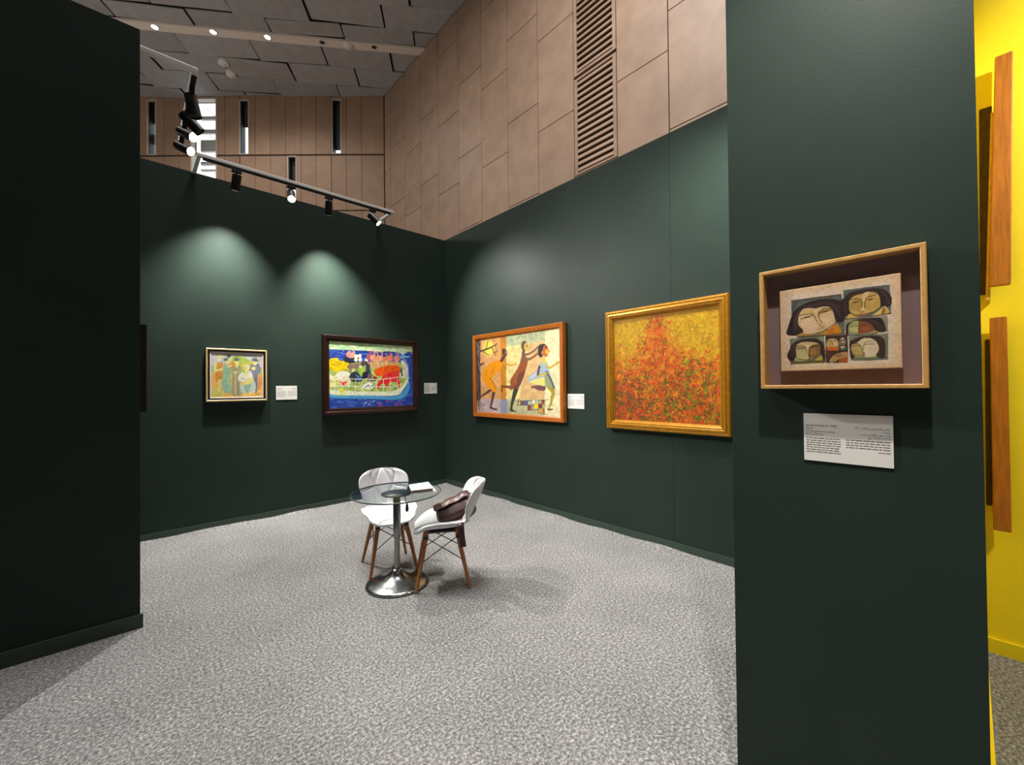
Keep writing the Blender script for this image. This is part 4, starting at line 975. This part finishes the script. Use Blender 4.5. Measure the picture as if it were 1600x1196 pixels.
# ------------------------------------------------------------------ chairs
def pillow(fn, nu, nv, thick, pw=5):
    """closed cushion around centre surface fn(s,t) with s,t in -1..1"""
    S = np.sin(np.linspace(-math.pi/2, math.pi/2, nu)); Tt = np.sin(np.linspace(-math.pi/2, math.pi/2, nv))
    P = [[Vector(fn(s, t)) for s in S] for t in Tt]; mb = MB(); top = []; bot = []
    for j, t in enumerate(Tt):
        for i, s in enumerate(S):
            h = 1e-3; du = Vector(fn(min(s+h, 1), t))-Vector(fn(max(s-h, -1), t)); dv = Vector(fn(s, min(t+h, 1)))-Vector(fn(s, max(t-h, -1)))
            n = du.cross(dv); n = n.normalized() if n.length > 1e-12 else Vector((0, 0, 1))
            prof = math.sqrt(max(0, 1-max(abs(s), abs(t))**pw)); k = thick(s, t) if callable(thick) else thick
            top.append(P[j][i]+n*k[0]*prof); bot.append(P[j][i]-n*k[1]*prof)
    idx = lambda i, j: j*nu+i
    f1 = [(idx(i, j), idx(i+1, j), idx(i+1, j+1), idx(i, j+1)) for j in range(nv-1) for i in range(nu-1)]
    mb.quadmesh(top, f1, True); mb.quadmesh(bot, [tuple(reversed(f)) for f in f1], True)
    return mb
def clean(o):
    bm = bmesh.new(); bm.from_mesh(o.data); bmesh.ops.remove_doubles(bm, verts=bm.verts, dist=1e-5); bmesh.ops.recalc_face_normals(bm, faces=bm.faces)
    bm.to_mesh(o.data); bm.free(); return o
def sstep(a, b, x):
    t = min(max((x-a)/(b-a), 0), 1); return t*t*(3-2*t)
def lerpl(x, L):
    for (a, va), (b, vb) in zip(L[:-1], L[1:]):
        if x <= b:
            t = (x-a)/(b-a); t = t*t*(3-2*t); return va+(vb-va)*t
    return L[-1][1]
def segd(p, a, b):
    ax, ay = a; bx, by = b; dx, dy = bx-ax, by-ay; t = max(0, min(1, ((p[0]-ax)*dx+(p[1]-ay)*dy)/(dx*dx+dy*dy))); return math.hypot(p[0]-ax-t*dx, p[1]-ay-t*dy)
SEAMS = [((-.62, 1), (-.38, .1)), ((-.12, 1), (-.38, .1)), ((.15, 1), (.4, .1)), ((.62, 1), (.4, .1)), ((-.38, .1), (-.66, -1)), ((-.38, .1), (0, -1)), ((.4, .1), (0, -1)), ((.4, .1), (.66, -1)), ((-1, .0), (-.38, .1)), ((1, 0), (.4, .1))]
def seat_fn(s, t):                                           # t -1 front .. 1 rear, local front is -Y
    y = -.215+(t+1)/2*.42
    hw = lerpl(t, [(-1, .13), (-.8, .185), (-.3, .222), (.1, .225), (.55, .185), (1, .135)])
    z = .452-.032*sstep(-.45, -1, t)**1.3*1.0+.006*t
    lift = .052*math.cos(max(-1, min(1, (t+.05)))*math.pi/2)**1.0
    z += lift*abs(s)**2.2-.012*(1-s*s)*math.cos(t*1.3)
    return (hw*s, y, z+(.03 if t > .55 else 0)*sstep(.55, 1, t))
def back_fn(s, t):                                           # t -1 bottom .. 1 top
    q = (t+1)/2
    z = .445+q*.325
    if t < .3:
        hw = lerpl(t, [(-1, .128), (-.8, .142), (-.2, .195), (.3, .214)])
    else:
        hw = .214*max(0, 1-((t-.3)/.7)**3.4)**(1/2.6)
    y = .175+.165*q**.95-.03*(1-min(1, (t+1)/.35))**2
    y -= .095*abs(s)**2.0*(hw/.21)*(.35+.65*sstep(-1, .1, t))
    return (hw*s, y, z)
def back_th(s, t):
    d = min(segd((s, t), a, b) for a, b in SEAMS)
    return (.021-.016*math.exp(-(d/.04)**2), .014)
def seat_th(s, t):
    return (.017, .02)
def chair(loc, rz, label):
    e = empty('side_chair', loc, (0, 0, rz)); tag(e, label, 'chair', 'white tufted chairs at the glass table')
    clean(pillow(seat_fn, 25, 25, seat_th, 6).build('seat', 'leather_white', e))
    clean(pillow(back_fn, 61, 57, back_th, 6).build('backrest', 'leather_white', e))
    MB().box(-.12, .12, -.13, .12, .405, .42).build('seat_mount', 'black_metal', e)
    tops = {}; feet = {}
    for sx in (-1, 1):
        for sy in (-1, 1):
            tp = Vector((sx*.105, sy*.11-.005, .425)); ft = Vector((sx*.188, sy*.197, 0)); tops[sx, sy] = tp; feet[sx, sy] = ft
            mb = MB(); mid = tp.lerp(ft, .35); mb.tube(tp, mid, .0165, .0175, 14, cap=False); mb.tube(mid, ft, .0175, .011, 14); mb.tube(tp, tp+Vector((0, 0, .003)), .0165, .01, 14)
            mb.build('leg', 'wood_leg', e)
    at = lambda k, z: tops[k].lerp(feet[k], (tops[k].z-z)/tops[k].z)
    ring = [(-1, -1), (1, -1), (1, 1), (-1, 1)]
    for i in range(4):
        a, b = ring[i], ring[(i+1) % 4]
        for u, v in ((a, b), (b, a)):
            MB().tube(at(u, .375), at(v, .20), .0036, n=8).build('brace_rod', 'black_metal', e)
    for k in ring:
        p = at(k, .375); MB().tube(p-Vector((0, 0, .012)), p+Vector((0, 0, .012)), .02, n=10).build('bolt_collar', 'black_metal', e)
    return e
chair((1.609, 3.31, 0), math.atan2(-.25, .97), 'white tufted chair behind the glass table')
chair((1.80, 2.79, 0), math.atan2(-.85, -.52), 'white tufted chair holding the brown leather bag')

# ------------------------------------------------------------------ table
e = empty('pedestal_table', (1.512, 2.978, 0)); tag(e, 'round glass pedestal table on a chrome trumpet base', 'table')
MB().lathe([(.001, .003), (.228, .003), (.234, .008), (.232, .014), (.215, .024), (.16, .036), (.11, .052), (.07, .075), (.045, .10), (.034, .118), (.001, .118)], 64).build('base', 'chrome', e)
MB().lathe([(.022, .1), (.022, .37)], 32).build('inner_tube', 'steel', e)
MB().lathe([(.001, .355), (.027, .355), (.028, .36), (.028, .685), (.001, .685)], 32).build('outer_tube', 'steel', e)
MB().lathe([(.001, .684), (.112, .684), (.115, .687), (.115, .693), (.001, .693)], 40).build('mounting_plate', 'black', e)
gl = MB().lathe([(.001, .6935), (.334, .6935)], 72); gl.lathe([(.334, .7035), (.001, .7035)], 72)
go = gl.build('glass_top', 'glass', e)
MB().lathe([(.334, .6935), (.3375, .6955), (.3375, .7015), (.334, .7035)], 72).build('glass_rim', 'glass_edge', go)
lv = MB().tube((.05, -.03, .684), (.062, -.04, .60), .0035, n=8); lo = lv.build('height_lever', 'black_metal', e)
MB().lathe([(.001, -.05), (.010, -.048), (.013, -.03), (.010, 0), (.005, .012), (.001, .012)], 14, (.064, -.042, .595)).build('lever_knob', 'black', lo)

# stack of leaflets on the table
BK = [(1.628, 3.004), (1.795, 2.985), (1.712, 2.772), (1.552, 2.822)]
def sheetstack(z0, z1, grow, mt, nm, parent, sh=(0, 0)):
    cx = sum(p[0] for p in BK)/4; cy = sum(p[1] for p in BK)/4
    vs = [((p[0]-cx)*grow+sh[0], (p[1]-cy)*grow+sh[1], z) for z in (z0, z1) for p in BK]
    return MB().quadmesh(vs, [(0, 1, 2, 3), (7, 6, 5, 4), (0, 4, 5, 1), (1, 5, 6, 2), (2, 6, 7, 3), (3, 7, 4, 0)]).build(nm, mt, parent)
cx = sum(p[0] for p in BK)/4; cy = sum(p[1] for p in BK)/4
lf = empty('leaflet', (cx, cy, .7038)); tag(lf, 'lower open leaflet sheet under the white booklet on the glass table', 'leaflet')
sheetstack(0, .003, 1.0, 'paper', 'sheet', lf, (.018, -.012))
bk = empty('booklet', (cx, cy, .7070)); tag(bk, 'thick white booklet lying on the glass table', 'book')
sheetstack(0, .022, .95, mat('grey page block', (150, 128, 124), rough=.8), 'page_block', bk)
sheetstack(.022, .025, 1.0, 'paper', 'cover', bk)
for k in (0, 1):
    f_ = .33+.33*k; a = Vector((*BK[0], 0)).lerp(Vector((*BK[1], 0)), f_); b = Vector((*BK[3], 0)).lerp(Vector((*BK[2], 0)), f_); c_ = Vector((cx, cy, 0)); a = c_+(a-c_)*.8; b = c_+(b-c_)*.8
    dd = (b-a).normalized().cross(Vector((0, 0, 1)))*.0015
    MB().quadmesh([(p.x-cx, p.y-cy, .0252) for p in (a-dd, a+dd, b+dd, b-dd)], [(0, 1, 2, 3)]).build('printed_line', 'ink', bk)

# ------------------------------------------------------------------ brown satchel on the second chair
ax = Vector((.85, -.52, 0)).normalized()                      # front of seat -> backrest
nx = Vector((-.52, -.85, 0)).normalized()                     # towards the viewer side
def bagframe(rise, lean):
    X = (ax*math.cos(rise)+Vector((0, 0, math.sin(rise)))).normalized()
    Z0 = X.cross(-nx) if X.cross(-nx).z > 0 else -X.cross(-nx)
    Y = -nx                                                    # away from viewer
    Zb = (Z0*math.cos(lean)+Y*math.sin(lean)).normalized(); Yb = Zb.cross(X).normalized()
    return Matrix((X, Yb, Zb)).transposed()
bag = empty('leather_bag', (1.902, 2.712, .447)); tag(bag, 'brown leather satchel slumped on the white chair seat', 'bag')
Bm = bagframe(R(23), R(46)).to_4x4()
Bm.translation = (0.005, 0.0, .012)
def bagbody(s, t):
    return None
def rbox(lx, ly, lz, pw, nu=28, nv=18, taper=0, sag=0):
    mb = MB(); vs = []
    for j in range(nv+1):
        ph = -math.pi/2+math.pi*j/nv
        for i in range(nu):
            th = 2*math.pi*i/nu
            f = lambda v: math.copysign(abs(v)**pw, v)
            x = lx*f(math.cos(ph))*f(math.cos(th)); y = ly*f(math.cos(ph))*f(math.sin(th)); z = lz*f(math.sin(ph))
            y *= 1-taper*(z/lz); x *= 1-.08*(z/lz); z -= sag*(1-(x/lx)**2)*(1 if z > 0 else .2)
            vs.append((x, y, z))
    fs = [(j*nu+i, j*nu+(i+1) % nu, (j+1)*nu+(i+1) % nu, (j+1)*nu+i) for j in range(nv) for i in range(nu)]
    return vs, fs
vs, fs = rbox(.155, .062, .095, .5, taper=.28, sag=.014)
vs = [(x, y+.004*math.sin(x*60+z*30), z+.095) for x, y, z in vs]
clean(MB().quadmesh(vs, fs, True, Bm).build('bag_body', 'leather_brown', bag))
# front pocket bulge
vs, fs = rbox(.135, .026, .055, .5)
vs = [(x, y-.058, z+.062) for x, y, z in vs]
clean(MB().quadmesh(vs, fs, True, Bm).build('front_pocket', 'leather_dark', bag))
# flap: over the top and down the front
def flap_fn(s, t):
    q = (t+1)/2; x = .152*s*(1-.03*q)
    pts = [(.045, .185), (.0, .196), (-.045, .188), (-.072, .165), (-.086, .135), (-.094, .108)]
    k = q*(len(pts)-1); i = min(int(k), len(pts)-2); f = k-i
    y = pts[i][0]*(1-f)+pts[i+1][0]*f; z = pts[i][1]*(1-f)+pts[i+1][1]*f
    return (x, y+.004*math.sin(7*s), z-.006*(1-s*s)+.003*math.sin(9*s+2))
fp = pillow(flap_fn, 21, 21, (.006, .006), 10); fp.v = [tuple(Bm @ Vector(p)) for p in fp.v]
fo = clean(fp.build('flap', 'leather_brown', bag))
for (a, b) in ((.06, .085),):
    mb = MB(); vs = []
    for t in np.linspace(-1, 1, 12):
        for s in (a/.152, b/.152):
            p = Vector(flap_fn(s, t)); q = Vector(flap_fn(s, min(t+.01, 1)))-Vector(flap_fn(s, max(t-.01, -1))); n = Vector((1, 0, 0)).cross(q).normalized()
            if n.y > 0 and n.z < 0: n = -n
            if n.z < 0 and abs(n.z) > .2: n = -n
            vs.append(Bm @ (p+n*.008))
    mb.quadmesh(vs, [(2*i, 2*i+1, 2*i+3, 2*i+2) for i in range(11)], True).build('flap_band', 'leather_dark', fo)
cp = Bm @ Vector((-.075, -.078, .165)); cn = (Bm.to_3x3() @ Vector((0, -.8, .55))).normalized()
MB().tube(cp-cn*.004, cp+cn*.010, .015, .012, 18).build('clasp', 'brass', fo)
# strap: from the rear end of the bag across the seat and down over its side
def ribbon(pts, wv, th, name, mt, parent):
    vs = []; n = len(pts)
    for i, p in enumerate(pts):
        p = Vector(p); w_ = Vector(wv[i] if isinstance(wv, list) else wv); d = (Vector(pts[min(i+1, n-1)])-Vector(pts[max(i-1, 0)])).normalized(); nn = d.cross(w_).normalized()*th
        vs += [p-w_-nn, p+w_-nn, p+w_+nn, p-w_+nn]
    fs = []
    for i in range(n-1):
        for j in range(4):
            j2 = (j+1) % 4; fs.append((i*4+j, i*4+j2, (i+1)*4+j2, (i+1)*4+j))
    fs += [(3, 2, 1, 0), tuple((n-1)*4+k for k in range(4))]
    return MB().quadmesh(vs, fs, True).build(name, mt, parent)
W0 = ax*.021; up_ = Vector((0, 0, 1))
st_ = [ax*.12-nx*.02+up_*.16, ax*.115+nx*.05+up_*.12, ax*.085+nx*.10+up_*.045, ax*.075+nx*.15+up_*.022, ax*.075+nx*.19+up_*.040, ax*.075+nx*.225+up_*.060, ax*.076+nx*.246+up_*.045, ax*.078+nx*.252+up_*.0, ax*.085+nx*.254-up_*.06, ax*.092+nx*.254-up_*.105]
st_ = [p-ax*(.02 if i < 2 else .05 if i == 2 else .075) for i, p in enumerate(st_)]
ribbon([tuple(p) for p in st_], [tuple(W0)]*len(st_), .0035, 'strap', 'leather_dark', bag)

# ------------------------------------------------------------------ wooden wall sculptures in the yellow booth
def plank(name, y0t, y1t, y0b, y1b, z0, z1, x0, x1, mt, parent, slant=.0):
    vs = [(x0, y0b, z0), (x1, y0b, z0), (x1, y1b, z0), (x0, y1b, z0), (x0, y0t, z1), (x1, y0t, z1), (x1, y1t, z1-slant), (x0, y1t, z1-slant)]
    o = MB().quadmesh(vs, [(0, 1, 2, 3), (7, 6, 5, 4), (0, 4, 5, 1), (1, 5, 6, 2), (2, 6, 7, 3), (3, 7, 4, 0)]).build(name, mt, parent)
    return bevel(o, .004)
e = empty('wood_sculpture', (3.539, 0, 0)); tag(e, 'upper wooden plank sculpture on the yellow wall', 'sculpture', 'plank sculptures on the yellow wall')
plank('plank', -.192, -.130, -.167, -.091, 2.02, 3.255, -.10, -.06, 'plank', e)
plank('plank_edge', -.132, -.112, -.092, -.078, 1.95, 2.98, -.06, -.03, 'plank_pale', e)
plank('rough_board', -.118, -.070, -.086, -.058, 1.99, 3.03, -.03, -.001, 'bark', e)
e = empty('wood_sculpture', (3.539, 0, 0)); tag(e, 'lower wooden plank sculpture on the yellow wall', 'sculpture', 'plank sculptures on the yellow wall')
plank('plank', -.151, -.090, -.150, -.087, .70, 1.85, -.10, -.05, 'plank', e)
plank('rough_board', -.096, -.072, -.086, -.064, .82, 1.737, -.05, -.001, 'bark', e)
